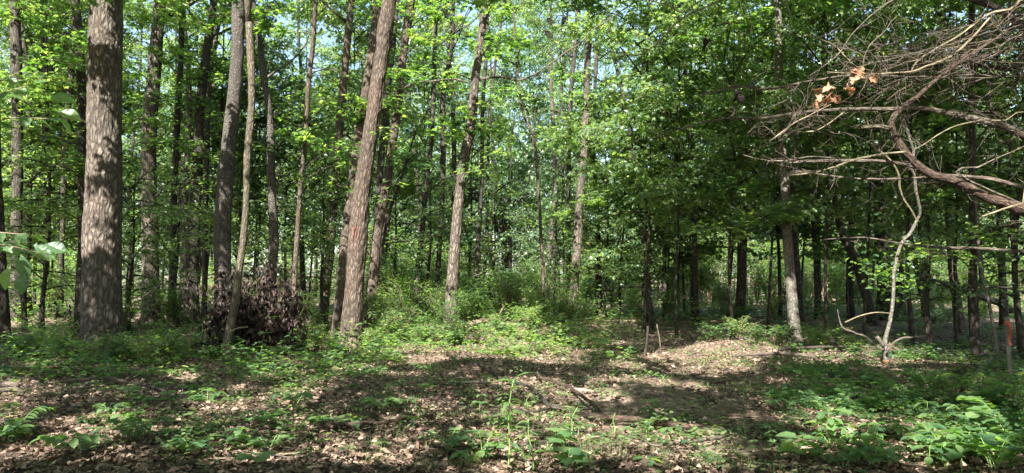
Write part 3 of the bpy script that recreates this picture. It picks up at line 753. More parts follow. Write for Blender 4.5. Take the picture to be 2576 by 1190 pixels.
# left middle understory
R_ = np.random.default_rng(11)
def jit(a, b): return float(R_.uniform(a, b))
for (u, D, v, s) in [(70, 21, 5, 1.1), (130, 23, 0, 1.0), (10, 20, 2, 1.0), (330, 27, 1, 1.0), (160, 28, 3, 1.0), (440, 31, 2, 1.2), (640, 29, 1, 1.0), (720, 26, 4, 1.0),
                     (780, 31, 0, 1.0), (900, 30, 3, 1.0), (1040, 33, 2, 1.2), (320, 22.5, 2, .8), (600, 27, 5, 1.2), (-60, 24, 1, 1.0), (230, 24, 1, 1.0), (90, 30, 3, 1.1), (520, 32, 0, 1.0),
                     (1180, 40, 1, 1.1), (1330, 42, 3, 1.0), (1010, 42, 3, 1.1), (1420, 38, 2, 1.2), (1090, 36, 5, 1.4), (1520, 36, 1, 1.0), (1385, 31, 5, 1.0)]:
    place_tree('u', v, u, D, s*jit(.95, 1.05), jit(0, 6.28), 'understory_tree', 'young green leafed tree', 'young trees with layered leaves')
# right side: dense dark layered maples
for (u, D, v, s) in [(1560, 27, 2, 1.0), (1600, 31, 1, 1.0), (1680, 28, 0, 1.0), (1740, 32, 3, 1.0), (1760, 24, 4, 1.0), (1830, 27, 1, 1.0), (1820, 21.5, 2, .95), (1900, 31, 3, 1.05),
                     (1930, 24.5, 0, 1.0), (2010, 28, 1, 1.0), (2060, 22, 4, 1.0), (2050, 26, 3, 1.0), (2130, 25, 0, 1.0), (2190, 30, 1, 1.1), (2260, 22, 3, 1.0), (2320, 26, 4, 1.1),
                     (2360, 20, 1, 1.0), (2420, 24, 0, 1.0), (2500, 19, 3, 1.0), (2500, 27, 1, 1.2), (2590, 22, 0, 1.1), (2640, 17, 4, 1.0), (1480, 33, 4, 1.0), (2150, 19.5, 2, .9),
                     (2440, 17, 2, .9), (1700, 36, 1, 1.1), (1960, 36, 3, 1.2), (2240, 36, 1, 1.2), (1640, 22.5, 5, 1.0), (2570, 14.5, 5, 1.0), (1720, 20.5, 4, .8), (2340, 15.8, 5, .9)]:
    place_tree('u', v, u, D, s*jit(.95, 1.05), jit(0, 6.28), 'understory_tree', 'young maple with dark layered leaves', 'young trees with layered leaves')
for (u, D, v, s, z) in [(60, 26, 1, 1.1, 1.5), (150, 30, 3, 1.1, 1.4), (330, 25, 0, .9, 1.45), (440, 27, 4, .8, 1.4), (640, 24, 0, .8, 1.45), (730, 28, 3, 1.0, 1.4), (880, 27, 1, .9, 1.4), (1060, 29, 0, .9, 1.5),
                       (1110, 35, 3, 1.1, 1.5), (1250, 33, 0, 1.0, 1.6), (1340, 36, 1, 1.1, 1.6), (1420, 30, 4, .9, 1.5), (1540, 32, 3, 1.1, 1.5), (1640, 30, 1, 1.0, 1.5), (1750, 27, 0, 1.0, 1.5), (1850, 30, 3, 1.1, 1.4), (1960, 28, 1, 1.0, 1.5),
                       (2090, 29, 0, 1.0, 1.5), (2200, 27, 3, 1.1, 1.4), (2330, 29, 1, 1.1, 1.5), (2460, 26, 0, 1.0, 1.5), (2560, 28, 3, 1.1, 1.4), (230, 31, 0, 1.0, 1.5), (560, 33, 3, 1.0, 1.5), (960, 34, 1, 1.0, 1.5), (1190, 30, 5, 1.3, 1.6), (820, 22.5, 5, 1.0, 1.2),
                       (700, 22.5, 5, 1.1, 1.1), (1080, 25, 5, 1.1, 1.1), (1250, 28, 5, 1.2, 1.2), (1400, 27, 5, 1.0, 1.0), (450, 22, 5, 1.0, 1.0), (330, 20, 5, .9, 1.0), (110, 19, 5, 1.0, 1.0), (1320, 33, 5, 1.4, 1.3), (1000, 28, 5, 1.2, 1.2)]:
    place_tree('u', v, u, D, s, jit(0, 6.28), 'understory_tree', 'slim tall young tree', 'young trees with layered leaves', sz=z)
for (u, D, v, s) in [(1700, 19.5, 0, .9), (1840, 18.8, 2, .95), (2075, 17.4, 0, .9), (2170, 18.5, 1, .85), (2290, 17.2, 2, 1.0), (2400, 16.2, 0, .8), (2560, 15.6, 2, 1.0), (1620, 21, 1, .9), (1930, 20.2, 1, .85)]:
    place_tree('u', v, u, D, s, jit(0, 6.28), 'understory_tree', 'near shaded young maple', 'young trees with layered leaves', sz=s*1.25)
POLE = [stem_mesh(16, r, .05, .35, 70+i_, mk, bare_limbs=5) for i_, (r, mk) in enumerate([(.10, 'dark_bark'), (.14, 'far_bark'), (.08, 'far_bark'), (.17, 'oak_bark')])]
for q in range(30):
    u = -60+2700*(q+jit(.1, .9))/30; D = jit(25, 40)
    if u > 1500 and q % 2: continue
    x = (u-1288)/F*D; gz = float(gh(x, D))
    root = thing('pole_tree', '', 'tree', (x, D, gz), 'slender straight trees standing among the undergrowth', rz=jit(0, 6.28))
    part('trunk', POLE[q % 4], root); part('crown', UND[5][0], root, loc=(0, 0, 11.5))
    root.rotation_euler = (jit(-.05, .05), jit(-.03, .06), jit(0, 6.28))
    placed.append((u, D, root, ['dark slender pole like tree', 'mid grey pole like tree', 'very thin pole like tree', 'stout straight pole like tree'][q % 4]))
for q in range(30):
    place_tree('u', [5, 4, 2][q % 3], 1490+1150*(q+jit(0, 1))/30, jit(43.5, 50), jit(.9, 1.2), jit(0, 6.28), 'understory_tree', 'low sunlit bushy tree', 'young trees with layered leaves')
# tall forest beyond
k = 0
for ring, (D0, D1, cnt) in enumerate([(57, 66, 36), (67, 80, 34), (80, 96, 24)]):
    for q in range(cnt):
        D = jit(D0, D1); u = -260+(2576+520)*(q+jit(.1, .9))/cnt
        place_tree('t', int(R_.integers(0, 5)) , u, D, jit(.85, 1.12), jit(0, 6.28), 'forest_tree', 'tall leafy forest tree', 'tall forest trees beyond the clearing')
for q in range(62):
    D = jit(50, 58); u = -200+(2576+400)*(q+jit(.1, .9))/62
    place_tree('u', int(R_.integers(0, 6)), u, D, jit(1.0, 1.35), jit(0, 6.28), 'understory_tree', 'far low leafy tree', 'young trees with layered leaves')
label_placed(placed)

# far woods that close the view, one mass
g = Geo()
n = 90000
uu = rng.uniform(-400, 2980, n); DD = rng.uniform(98, 150, n); x = (uu-1288)/F*DD
hh = 17+4*np.sin(uu*.011)+3*np.sin(uu*.031+1)+2*np.sin(uu*.09)
z = hh*rng.random(n)**.8
az = rng.random(n)*6.28
put_leaves(g, 'quad', np.stack([x, DD, z], 1), np.stack([np.cos(az), np.sin(az), rng.normal(-.3, .3, n)], 1), np.stack([rng.normal(0, .5, n), rng.normal(-.3, .5, n), np.ones(n)], 1), rng.uniform(.35, .7, n))
fw = part('far_woods', g.mesh('far_woods', [M['canopy']]), None, kind='stuff', label='hazy mass of distant woods closing the view'); fw['category'] = 'woods'

# ------------------------------------------------------------------ shrubs of the understory
def shrub_mesh(h, rad, nst, seed, ls, tpl='ovate', mat='herb'):
    r = np.random.default_rng(seed); g = Geo(); LP = []; LD = []
    for s in range(nst):
        az = r.random()*6.28; L = h*r.uniform(.6, 1.1); sp = rad*r.uniform(.3, 1)
        t = np.linspace(0, 1, 6)
        C = np.stack([math.cos(az)*sp*t**1.3, math.sin(az)*sp*t**1.3, L*np.sin(t*1.5)], 1)
        tube(g, C, np.linspace(.008, .002, 6), 3, 1, cap=False)
        for q in range(int(L/0.045)+4):
            w = r.uniform(.2, 1); p = np.array([np.interp(w, t, C[:, c]) for c in range(3)])
            a = r.random()*6.28; o = r.uniform(0, .16)*(1-w*.4)
            LP.append(p+[math.cos(a)*o, math.sin(a)*o, r.normal(0, .03)]); LD.append([math.cos(a), math.sin(a), r.normal(-.1, .25)])
    n = len(LP)
    put_leaves(g, tpl, np.array(LP), np.array(LD), np.stack([r.normal(0, .3, n), r.normal(0, .3, n), np.ones(n)], 1), r.uniform(.6, 1.2, n)*ls, 0, r.random(n))
    return g.mesh('shrub', [M[mat], M['brown_stem']])
SHR = [shrub_mesh(1.3, .8, 30, 301, .10), shrub_mesh(.9, .7, 26, 302, .085), shrub_mesh(1.7, .8, 30, 303, .09), shrub_mesh(.6, .6, 22, 304, .09), shrub_mesh(.5, .6, 20, 305, .11, 'maple')]
shr = []
def place_shrub(u, D, var, s):
    x = (u-1288)/F*D; gz = float(gh(x, D))
    o = thing('shrub', '', 'shrub', (x, D, gz), 'leafy shrubs behind the clearing', me=SHR[var], rz=jit(0, 6.28))
    o.scale = (s, s, s*jit(.8, 1.15)); shr.append((u, D, o, ['bushy waist high shrub', 'small leafy shrub', 'tall wispy shrub', 'low rounded shrub', 'low broad leafed shrub'][var]))
for q in range(34): place_shrub(jit(940, 1480), jit(22, 32), int(R_.integers(0, 4)), jit(.8, 1.2))
for q in range(32): place_shrub(jit(930, 1430), jit(17.5, 24), int(R_.choice([0, 1, 2, 3, 4])), jit(.5, .95))
for q in range(28): place_shrub(jit(-80, 880), jit(16.5, 26), int(R_.integers(0, 5)), jit(.7, 1.1))
for q in range(14): place_shrub(jit(-80, 900), jit(26, 38), int(R_.integers(0, 3)), jit(.9, 1.4))
for q in range(14): place_shrub(jit(1480, 2650), jit(28, 36), int(R_.integers(0, 3)), jit(.9, 1.4))
for q in range(24): place_shrub(jit(900, 1600), jit(28, 44), int(R_.integers(0, 3)), jit(1, 1.7))
for q in range(34): place_shrub(jit(-150, 1500), jit(42, 50), int(R_.integers(0, 3)), jit(1.6, 2.8))
for q in range(52): place_shrub(jit(1480, 2620), jit(37, 44), int(R_.integers(0, 3)), jit(1.5, 2.4))
for q in range(24): place_shrub(jit(1500, 2650), jit(24, 32), int(R_.integers(0, 5)), jit(.6, 1.1))
for (u, D, v, s) in [(1790, 17.2, 3, .8), (1850, 17.8, 3, .9), (1900, 16.8, 3, .8), (1960, 16.5, 4, .8), (2060, 15.8, 4, .8), (2130, 16.2, 3, .6), (2040, 16.8, 3, .8), (1130, 17.5, 3, .8), (1200, 18.2, 3, .9), (1060, 17.5, 4, .8),
                     (1020, 19.5, 1, .9), (975, 18.5, 1, .8), (960, 20.5, 0, .9), (1260, 19.5, 3, .9), (330, 13.6, 1, .7), (370, 13.2, 1, .6), (300, 13.9, 3, .8), (410, 14, 3, .9), (230, 13.6, 3, .6), (160, 14.5, 1, .7), (100, 15, 3, .8),
                     (2540, 10.0, 4, .9), (2450, 9.4, 3, .7), (2570, 8.2, 3, .9), (2500, 8.6, 4, .8), (2600, 7.4, 1, .6), (2360, 9.6, 3, .6), (2290, 9.2, 4, .6)]:
    place_shrub(u, D, v, s)
for (u, D, v, s) in [(470, 14.2, 3, .6), (540, 13.9, 4, .5), (620, 13.7, 3, .45), (700, 13.9, 4, .5), (760, 14.4, 3, .7), (430, 14.6, 1, .6), (800, 15.2, 1, .6), (840, 15.4, 3, .7), (930, 15.8, 3, .7), (860, 15.0, 4, .4), (180, 14.2, 4, .7), (60, 14.4, 3, .8), (280, 13.4, 4, .5)]:
    place_shrub(u, D, v, s)
label_placed(shr)

# ------------------------------------------------------------------ leaf litter, ground cover, grass (uncountable)
def scatter(n, vmin, vmax, u0=-120, u1=2700, powr=1.0):
    """random floor points, even on the ground within the seen wedge"""
    Dn, Df = 3056/(vmax-690), 3056/(vmin-690)
    D = np.sqrt(rng.random(n)*(Df**2-Dn**2)+Dn**2) if powr == 1 else Dn*(Df/Dn)**(rng.random(n))
    u = rng.uniform(u0, u1, n); x = (u-1288)/F*D
    return x, D
n = 120000
x, y = scatter(n, 830, 1290, powr=0)
uq = 1288+x/y*F; vq = 690+3056/y
worn = (((uq-1690)/230)**2+((vq-1060)/110)**2 < 1.0+.5*fract_noise(x*2, y*2)) & (rng.random(n) < .8)
x = x[~worn]; y = y[~worn]; n = len(x)
z = gh(x, y)+rng.random(n)*.03+.004
az = rng.random(n)*6.28
g = Geo()
put_leaves(g, 'litter', np.stack([x, y, z], 1), np.stack([np.cos(az), np.sin(az), rng.normal(0, .22, n)], 1), np.stack([rng.normal(0, .35, n), rng.normal(0, .35, n), np.ones(n)], 1),
           rng.uniform(.02, .095, n), 0, np.clip(rng.normal(.40, .3, n), 0, 1), curl=rng.uniform(-1, 2.5, n), wid=rng.uniform(.5, 1.3, n))
lt = part('leaf_litter', g.mesh('leaf_litter', [M['litter']]), None, kind='stuff', label='brown fallen leaves covering the forest floor')
# small dark sticks inside the litter
g = Geo(); n = 2600
x, y = scatter(n, 850, 1280, powr=0); az = rng.random(n)*6.28; L = rng.uniform(.08, .45, n)
for q in range(n):
    p0 = np.array([x[q], y[q], gh(x[q], y[q])+.02]); d = np.array([math.cos(az[q]), math.sin(az[q]), 0])*L[q]
    tube(g, np.array([p0, p0+d*.5+[0, 0, rng.random()*.03], p0+d]), [.004, .0035, .002], 3, 0, cap=False)
part('stick_litter', g.mesh('stick_litter', [M['dead_wood']]), None, kind='stuff', label='tiny broken sticks strewn through the leaf litter')
# low green cover
def cover(n, vmin, vmax, u0, u1, hmax, ls, tpl='ovate', thr=-.1, seed=1, per=9):
    g = Geo(); x, y = scatter(n, vmin, vmax, u0, u1, powr=0)
    vv = 690+3056/y; ed = np.minimum((vmax-vv)/(vmax-vmin)*3.0, 1.0); uu_ = 1288+x/y*F; ed = np.minimum(ed, np.minimum((uu_-u0), (u1-uu_))/140)
    m = fract_noise(x*.8+seed*3, y*.8+seed)+rng.normal(0, .25, n)-(1-ed)*.9
    x = x[m > thr]; y = y[m > thr]; k = len(x)
    hgt = (.15+1.1*rng.random(k)**2.2)*hmax*1.25
    X = np.repeat(x, per); Yv = np.repeat(y, per); H = np.repeat(hgt, per)*rng.uniform(.45, 1, k*per)
    a = rng.random(k*per)*6.28; o = rng.uniform(.01, .09, k*per)
    P = np.stack([X+np.cos(a)*o, Yv+np.sin(a)*o, gh(X, Yv)+H], 1)
    put_leaves(g, tpl, P, np.stack([np.cos(a), np.sin(a), rng.normal(0, .2, k*per)], 1), np.stack([rng.normal(0, .25, k*per), rng.normal(0, .25, k*per), np.ones(k*per)], 1), rng.uniform(.6, 1.2, k*per)*ls)
    return g
g = cover(4600, 850, 1300, -240, 2840, .16, .055, thr=.0, seed=1)
part('ground_cover', g.mesh('ground_cover', [M['herb']]), None, kind='stuff', label='small green seedlings and creepers across the leafy floor')
g = cover(4000, 815, 1010, -240, 1100, .42, .105, 'quad', thr=.1, seed=2)
part('ground_cover', g.mesh('ground_cover', [M['herb']]), None, kind='stuff', label='thick low green growth round the foot of the left trunks')
g = cover(2100, 790, 920, 860, 1640, .5, .12, 'quad', thr=-.1, seed=3)
part('ground_cover', g.mesh('ground_cover', [M['herb']]), None, kind='stuff', label='bright sunlit low leaves at the far side of the clearing')
g = cover(3400, 830, 1220, 1850, 2840, .22, .085, 'maple', thr=-.05, seed=4)
part('ground_cover', g.mesh('ground_cover', [M['herb']]), None, kind='stuff', label='dark green low leaves on the shaded right floor')
g = cover(7000, 738, 835, -250, 2850, .8, .15, 'quad', thr=-.55, seed=5)
part('ground_cover', g.mesh('ground_cover', [M['herb']]), None, kind='stuff', label='distant low green growth under the trees')
# grass
g = Geo(); n = 950
x, y = scatter(n, 880, 1200, 900, 2000, powr=0)
m = fract_noise(x*1.1+9, y*1.1)+rng.normal(0, .3, n) > .15+.5*((((1288+x/y*F)-1690)/230)**2+((690+3056/y-1060)/110)**2 < 1)
x = x[m]; y = y[m]; per = 16; k = len(x)
X_ = np.repeat(x, per)+rng.normal(0, .05, k*per); Y_ = np.repeat(y, per)+rng.normal(0, .05, k*per); a = rng.random(k*per)*6.28
put_leaves(g, 'blade', np.stack([X_, Y_, gh(X_, Y_)], 1), np.stack([np.cos(a)*.5, np.sin(a)*.5, rng.uniform(.4, 1.2, k*per)], 1), np.stack([np.cos(a), np.sin(a), np.full(k*per, .4)], 1), rng.uniform(.05, .17, k*per), 0, np.clip(rng.normal(.35, .28, k*per), 0, 1), wid=np.full(k*per, .8))
part('grass', g.mesh('grass', [M['grass']]), None, kind='stuff', label='thin tufts of short grass in the clearing')

# ------------------------------------------------------------------ limbs, forks and sprays of the traced trees
from mathutils import Matrix
def Z1(zx, zy): return zx*0.5051, zy*0.5051
def Z2(zx, zy): return 858.7+zx*0.5051, zy*0.5051
def Z3(zx, zy): return 1717.4+zx*0.5051, zy*0.5051
def Z4(zx, zy): return zx*0.5051, 589+zy*0.5051
def Z5(zx, zy): return 858.7+zx*0.5051, 589+zy*0.5051
def Z6(zx, zy): return 1717.4+zx*0.5051, 589+zy*0.5051
def ZG(zx, zy): return 1202.2+zx*0.2785, 858.7+zy*0.2785
def trace(conv, pts, D, dD=0.0):
    out = []; k = len(pts)
    for i_, (a, b, w) in enumerate(pts):
        u, v = conv(a, b) if conv else (a, b)
        d = D+dD*i_/(k-1)
        out.append([*pix(u, v, d), w*(0.5051 if conv in (Z1, Z2, Z3, Z4, Z5, Z6) else 1)*.5*d/F])
    return np.array(out)
def limb_geo(P4, n=None, seg=7, off=(0, 0, 0), rough=.1, g=None, wob=0.0):
    L = np.linalg.norm(np.diff(P4[:, :3], axis=0), axis=1).sum()
    n = n or max(6, int(L/max(.05, P4[:, 3].mean()*2.5)))
    S = smooth_path(P4, n); R = np.maximum(S[:, 3], .0015)
    C = S[:, :3]-np.array(off)
    if wob: C = C+np.column_stack([np.convolve(rng.normal(0, wob, n), [.25, .5, .25], 'same') for _ in range(3)])
    g = g or Geo()
    tube(g, C, R, seg, disp=(rng.random((n, seg))-.5)*R[:, None]*2*rough)
    return g
def add_limb(key, name, P4, mat, **kw):
    root, P, off, D, R = tr(key)
    return part(name, limb_geo(P4, off=off, **kw).mesh(name, [M[mat]]), root)
add_limb('leaning dark trunk just right', 'branch', trace(Z2, [(268,500,12),(285,465,11),(330,428,11),(400,405,12),(480,402,11),(560,393,12),(630,412,10)], 20.9), 'oak_bark')
add_limb('middle leaning trunk with', 'branch', trace(Z2, [(672,398,16),(740,388,13),(800,384,12),(880,400,11),(950,378,9),(1000,345,8),(1060,305,8),(1120,258,8),(1190,215,7),(1250,150,7),(1330,100,7),(1400,50,6),(1480,0,6)], 19.9), 'dead_wood')
add_limb('middle leaning trunk with', 'branch', trace(Z2, [(940,378,7),(1000,376,6),(1040,405,3)], 19.9), 'dead_wood')
add_limb('thin forked sunlit', 'branch', trace(Z1, [(1330,388,13),(1365,360,12),(1400,340,11),(1450,305,10),(1490,262,9),(1525,215,8),(1545,140,5),(1560,60,4)], 18.9), 'tan_bark')
add_limb('thin forked sunlit', 'branch', trace(Z1, [(1380,740,9),(1420,690,8),(1470,650,7),(1530,600,6),(1600,540,4)], 19.1), 'dark_bark')
add_limb('first to the right of the thickest', 'branch', trace(Z1, [(775,980,14),(820,930,12),(860,890,11),(920,855,10),(1000,838,9),(1085,830,7)], 23.9), 'dark_bark')
add_limb('first to the right of the thickest', 'branch', trace(Z1, [(815,80,16),(860,55,13),(910,30,11),(950,0,9),(980,-30,8)], 23.9), 'dark_bark')
add_limb('slender crooked', 'branch', trace(Z1, [(1550,370,8),(1590,350,7),(1640,348,5),(1690,352,3)], 18.4), 'tan_bark')
add_limb('slender crooked', 'branch', trace(Z1, [(1575,80,9),(1610,45,7),(1650,0,5)], 18.4), 'tan_bark')
add_limb('sapling with forked', 'branch', trace(Z2, [(290,930,9),(305,860,8),(340,790,7),(380,760,4)], 22), 'dark_bark')
add_limb('sapling with forked', 'branch', trace(Z5, [(210,45,6),(300,38,6),(380,15,5),(450,5,4),(560,0,3)], 22), 'dark_bark')
add_limb('sapling with forked', 'branch', trace(Z2, [(255,1120,6),(330,1115,6),(430,1130,5),(520,1140,5),(570,1160,3)], 22), 'dark_bark')
add_limb('first to the right of the thickest', 'branch', trace(Z1, [(745,400,9),(700,370,8),(660,380,8),(630,360,6)], 23.9), 'dark_bark')
# pale forked limbs left of the oak
add_limb('thin leaning pale', 'branch', trace(Z1, [(372,225,10),(340,185,9),(310,150,8),(280,115,6)], 25.4), 'brown_bark')
add_limb('thin leaning pale', 'branch', trace(Z1, [(362,250,9),(330,225,8),(298,200,5)], 25.4), 'brown_bark')
# gnarled tree at the end of the clearing
for pts in ([(800,1190,30),(770,1120,26),(740,1060,20),(700,1010,14),(640,980,10),(560,960,6)], [(810,1190,34),(800,1100,30),(780,1000,24),(770,930,16),(740,880,9)], [(820,1190,28),(840,1080,24),(838,980,18),(850,880,12),(845,740,8),(860,600,6)],
            [(790,1130,14),(740,1100,12),(700,1080,8),(620,1040,5)], [(850,1150,12),(860,1020,9),(960,960,5)], [(780,1000,13),(720,960,11),(690,900,7)]):
    add_limb('gnarled grey', 'limb', trace(Z2, pts, 32.8), 'far_bark')
for pts in ([(840,60,7),(760,120,7),(730,180,8),(690,150,5)], [(730,185,7),(660,210,6),(620,225,4)], [(730,185,6),(780,215,5),(850,170,4)], [(740,190,6),(720,230,5),(700,250,3)]):
    add_limb('thin pale trunk with dead', 'twig', trace(Z5, [(a, b, w*.6) for a, b, w in pts], 25.6), 'dead_wood')

# the orange scar
root, P0, off, D, R = tr('orange scar')
rad_ = 49*.5*16/F
g = Geo()
for q in range(12):
    a = -PI/2+jit(-.5, .25); L = jit(.10, .26); u0 = 902; v0 = 590+jit(-20, 18)
    cc = pix(u0-(v0-590)*-.09, v0, 16.0)-off
    rr = rad_*1.03
    pts_ = np.array([cc+[math.cos(a+w*.12)*rr, math.sin(a+w*.12)*rr, (w-.5)*L] for w in (0, .5, 1)])
    tube(g, pts_, [.006, .016, .005], 5, cap=False)
part('bark_scar', g.mesh('bark_scar', [M['scar']]), root, label='orange wound where the bark has split', kind='stuff')

# ------------------------------------------------------------------ single leaves and small plants with leaves as parts
def leaf_grid(name, wf, mat, n=9, fold=.12, droop=.25, wave=.03, rnd=.5, seed=0):
    r = np.random.default_rng(seed); t = np.linspace(0, 1, n); V = []
    for a in t:
        w = wf(a); zc = -droop*a*a
        V += [[a, -w, zc+fold*w*2+r.normal(0, wave*.5)], [a, 0, zc], [a, w, zc+fold*w*2+r.normal(0, wave*.5)]]
    T = []
    for k in range(n-1):
        b = k*3
        for c in (0, 1): T += [[b+c, b+3+c, b+4+c], [b+c, b+4+c, b+1+c]]
    g = Geo(); g.add(np.array(V), np.array(T), 0, np.full(len(T), rnd)); return g.mesh(name, [M[mat]])
w_ov = lambda t: .30*math.sin(PI*min(1, t**.8))+.004
w_ob = lambda t: .27*math.sin(PI*min(1, t**1.3))+.004
w_la = lambda t: .11*math.sin(PI*min(1, t**.75))+.003
w_rd = lambda t: .42*math.sqrt(max(0, 1-(2*t-1)**2))*.95+.004
w_ok = lambda t: (.26*math.sin(PI*min(1, t**1.1)))*(1+.38*math.sin(t*17))+.004
LM = {
 'ovate': [leaf_grid('leaf', w_ov, 'herb', rnd=.2+.2*k, seed=k, droop=.15+.12*k) for k in range(3)],
 'obovate': [leaf_grid('leaf', w_ob, 'herb', rnd=.25+.2*k, seed=k+5, droop=.2+.1*k) for k in range(3)],
 'lance': [leaf_grid('leaf', w_la, 'herb', rnd=.35+.15*k, seed=k+9, droop=.35+.2*k, fold=.3) for k in range(3)],
 'round': [leaf_grid('leaf', w_rd, 'herb', rnd=.3+.2*k, seed=k+13, droop=.1) for k in range(3)],
 'lobed': [leaf_grid('leaf', w_ok, 'herb', n=17, rnd=.35+.2*k, seed=k+17, droop=.2) for k in range(3)],
 'litter': [leaf_grid('fallen_leaf', [w_ok, w_ov, w_ob][k % 3], 'litter', n=9, rnd=.1+.12*k, seed=k+21, droop=-.25+.12*k, fold=.5, wave=.12) for k in range(5)],
 'dead': [leaf_grid('dead_leaf', [w_ok, w_ov][k % 2], 'dead', n=8, rnd=-.15+.12*k, seed=k+31, droop=.5*(-1)**k, fold=.9, wave=.2) for k in range(4)],
 'orange': [leaf_grid('dead_leaf', w_ok, 'orange_dead', n=13, rnd=.3+.2*k, seed=k+41, droop=.5, fold=.55, wave=.16) for k in range(3)],
}
def mapleaf(rnd, seed, mat='herb'):
    r = np.random.default_rng(seed)
    pts = [(0, 0), (.02, -.3), (.22, -.26), (.28, -.5), (.42, -.36), (.62, -.56), (.6, -.3), (.74, -.22), (.8, -.12), (1, 0), (.8, .12), (.74, .22), (.6, .3), (.62, .56), (.42, .36), (.28, .5), (.22, .26), (.02, .3)]
    V = [[.38, 0, 0]]+[[a, b, -.12*a*a-.1*abs(b)+r.normal(0, .02)] for a, b in pts]; k = len(pts)
    T = [[0, 1+q, 1+(q+1) % k] for q in range(k)]
    g = Geo(); g.add(np.array(V), np.array(T), 0, np.full(len(T), rnd)); return g.mesh('leaf', [M[mat]])
LM['maple'] = [mapleaf(.25+.2*k, 51+k) for k in range(3)]
def put_leaf(parent, kind, p, d, nrm, size, name='leaf', width=1.0):
    me = LM[kind][int(R_.integers(0, len(LM[kind])))]
    o = bpy.data.objects.new(name, me); link(o, parent)
    d = unit(d); y = unit(np.cross(nrm, d)); z = np.cross(d, y)
    m = Matrix(((d[0]*size, y[0]*size*width, z[0]*size, p[0]), (d[1]*size, y[1]*size*width, z[1]*size, p[1]), (d[2]*size, y[2]*size*width, z[2]*size, p[2]), (0, 0, 0, 1)))
    o.matrix_local = m
    return o
def up_n(s=.25): return np.array([R_.normal(0, s), R_.normal(0, s), 1.0])
small = []
def plant(u, v, h, style, leaf, ls, label=None, lean=0.0, name='seedling', group='seedlings and herbs on the clearing floor', k=None):
    p = gpix(u, v); x, y = p[0], p[1]; gz = float(gh(x, y))
    root = thing(name, label or '', 'seedling' if name == 'seedling' else name.replace('_', ' '), (x, y, gz), group)
    az0 = jit(0, 6.28); g = Geo(); L = []
    if style == 'herb':
        t = np.linspace(0, 1, 9); C = np.stack([lean*h*t**2+.01*np.sin(t*7), .05*h*np.sin(t*5), h*t], 1)
        tube(g, C, np.linspace(.008, .003, 9), 5)
        k = k or int(h/.035)
        for q in range(k):
            w = .12+.88*(q+1)/k; pp = np.array([np.interp(w, t, C[:, c]) for c in range(3)]); a = q*2.4+az0
            d = np.array([math.cos(a), math.sin(a), jit(.0, .7) if w < .85 else jit(.5, 1.4)])
            L.append((pp, d, np.array([-d[0]*.3, -d[1]*.3, 1]), ls*jit(.7, 1.1)*(1.1-.4*w)))
    elif style == 'whorl':
        t = np.linspace(0, 1, 6); C = np.stack([lean*h*t**2, .04*h*np.sin(t*4), h*t], 1); tube(g, C, np.linspace(.005, .0025, 6), 5)
        for tier, w in enumerate(([1.0, .62] if h > .15 else [1.0])):
            pp = np.array([np.interp(w, t, C[:, c]) for c in range(3)]); kk = k or 5
            for q in range(kk):
                a = az0+q*2*PI/kk+jit(-.3, .3)+tier*.6; d = np.array([math.cos(a), math.sin(a), jit(-.1, .35)])
                st = pp+unit(d)*ls*.25
                tube(g, np.array([pp, st]), [.002, .0015], 3, cap=False)
                L.append((st, d+[0, 0, -.15], up_n(.2), ls*jit(.8, 1.15)))
    elif style == 'spray':      # arching stems with paired leaflets
        for sidx in range(k or 4):
            a = az0+sidx*2*PI/(k or 4)+jit(-.4, .4); Ls = h*jit(1.0, 1.7); t = np.linspace(0, 1, 7)
            dd = np.array([math.cos(a), math.sin(a), 0]); C = dd[None]*(t*Ls*.75)[:, None]; C[:, 2] = h*np.sin(t*1.9)*jit(.8, 1.1)
            tube(g, C, np.linspace(.004, .0015, 7), 4, cap=False)
            s_ = np.array([-dd[1], dd[0], 0])
            npair = max(3, int(Ls/(ls*.75)))
            for q in range(npair):
                w = .25+.7*(q+.5)/npair; pp = np.array([np.interp(w, t, C[:, c]) for c in range(3)])
                for sd_ in (-1, 1): L.append((pp, s_*sd_+dd*.5+[0, 0, jit(-.1, .2)], up_n(.2), ls*jit(.75, 1.1)))
            L.append((C[-1], dd+[0, 0, -.1], up_n(.2), ls))
    part('stem', g.mesh('stem', [M['stem']]), root)
    for (pp, d, nn, sz) in L: put_leaf(root, leaf, pp, d, nn, sz*(1.45 if label else 1.25))
    if not label: small.append((u, 3056/(v-690), root, {'herb': 'upright narrow leafed herb', 'whorl': 'whorled broad leafed seedling', 'spray': 'sprawling seedling of paired leaves'}[style]))
    return root
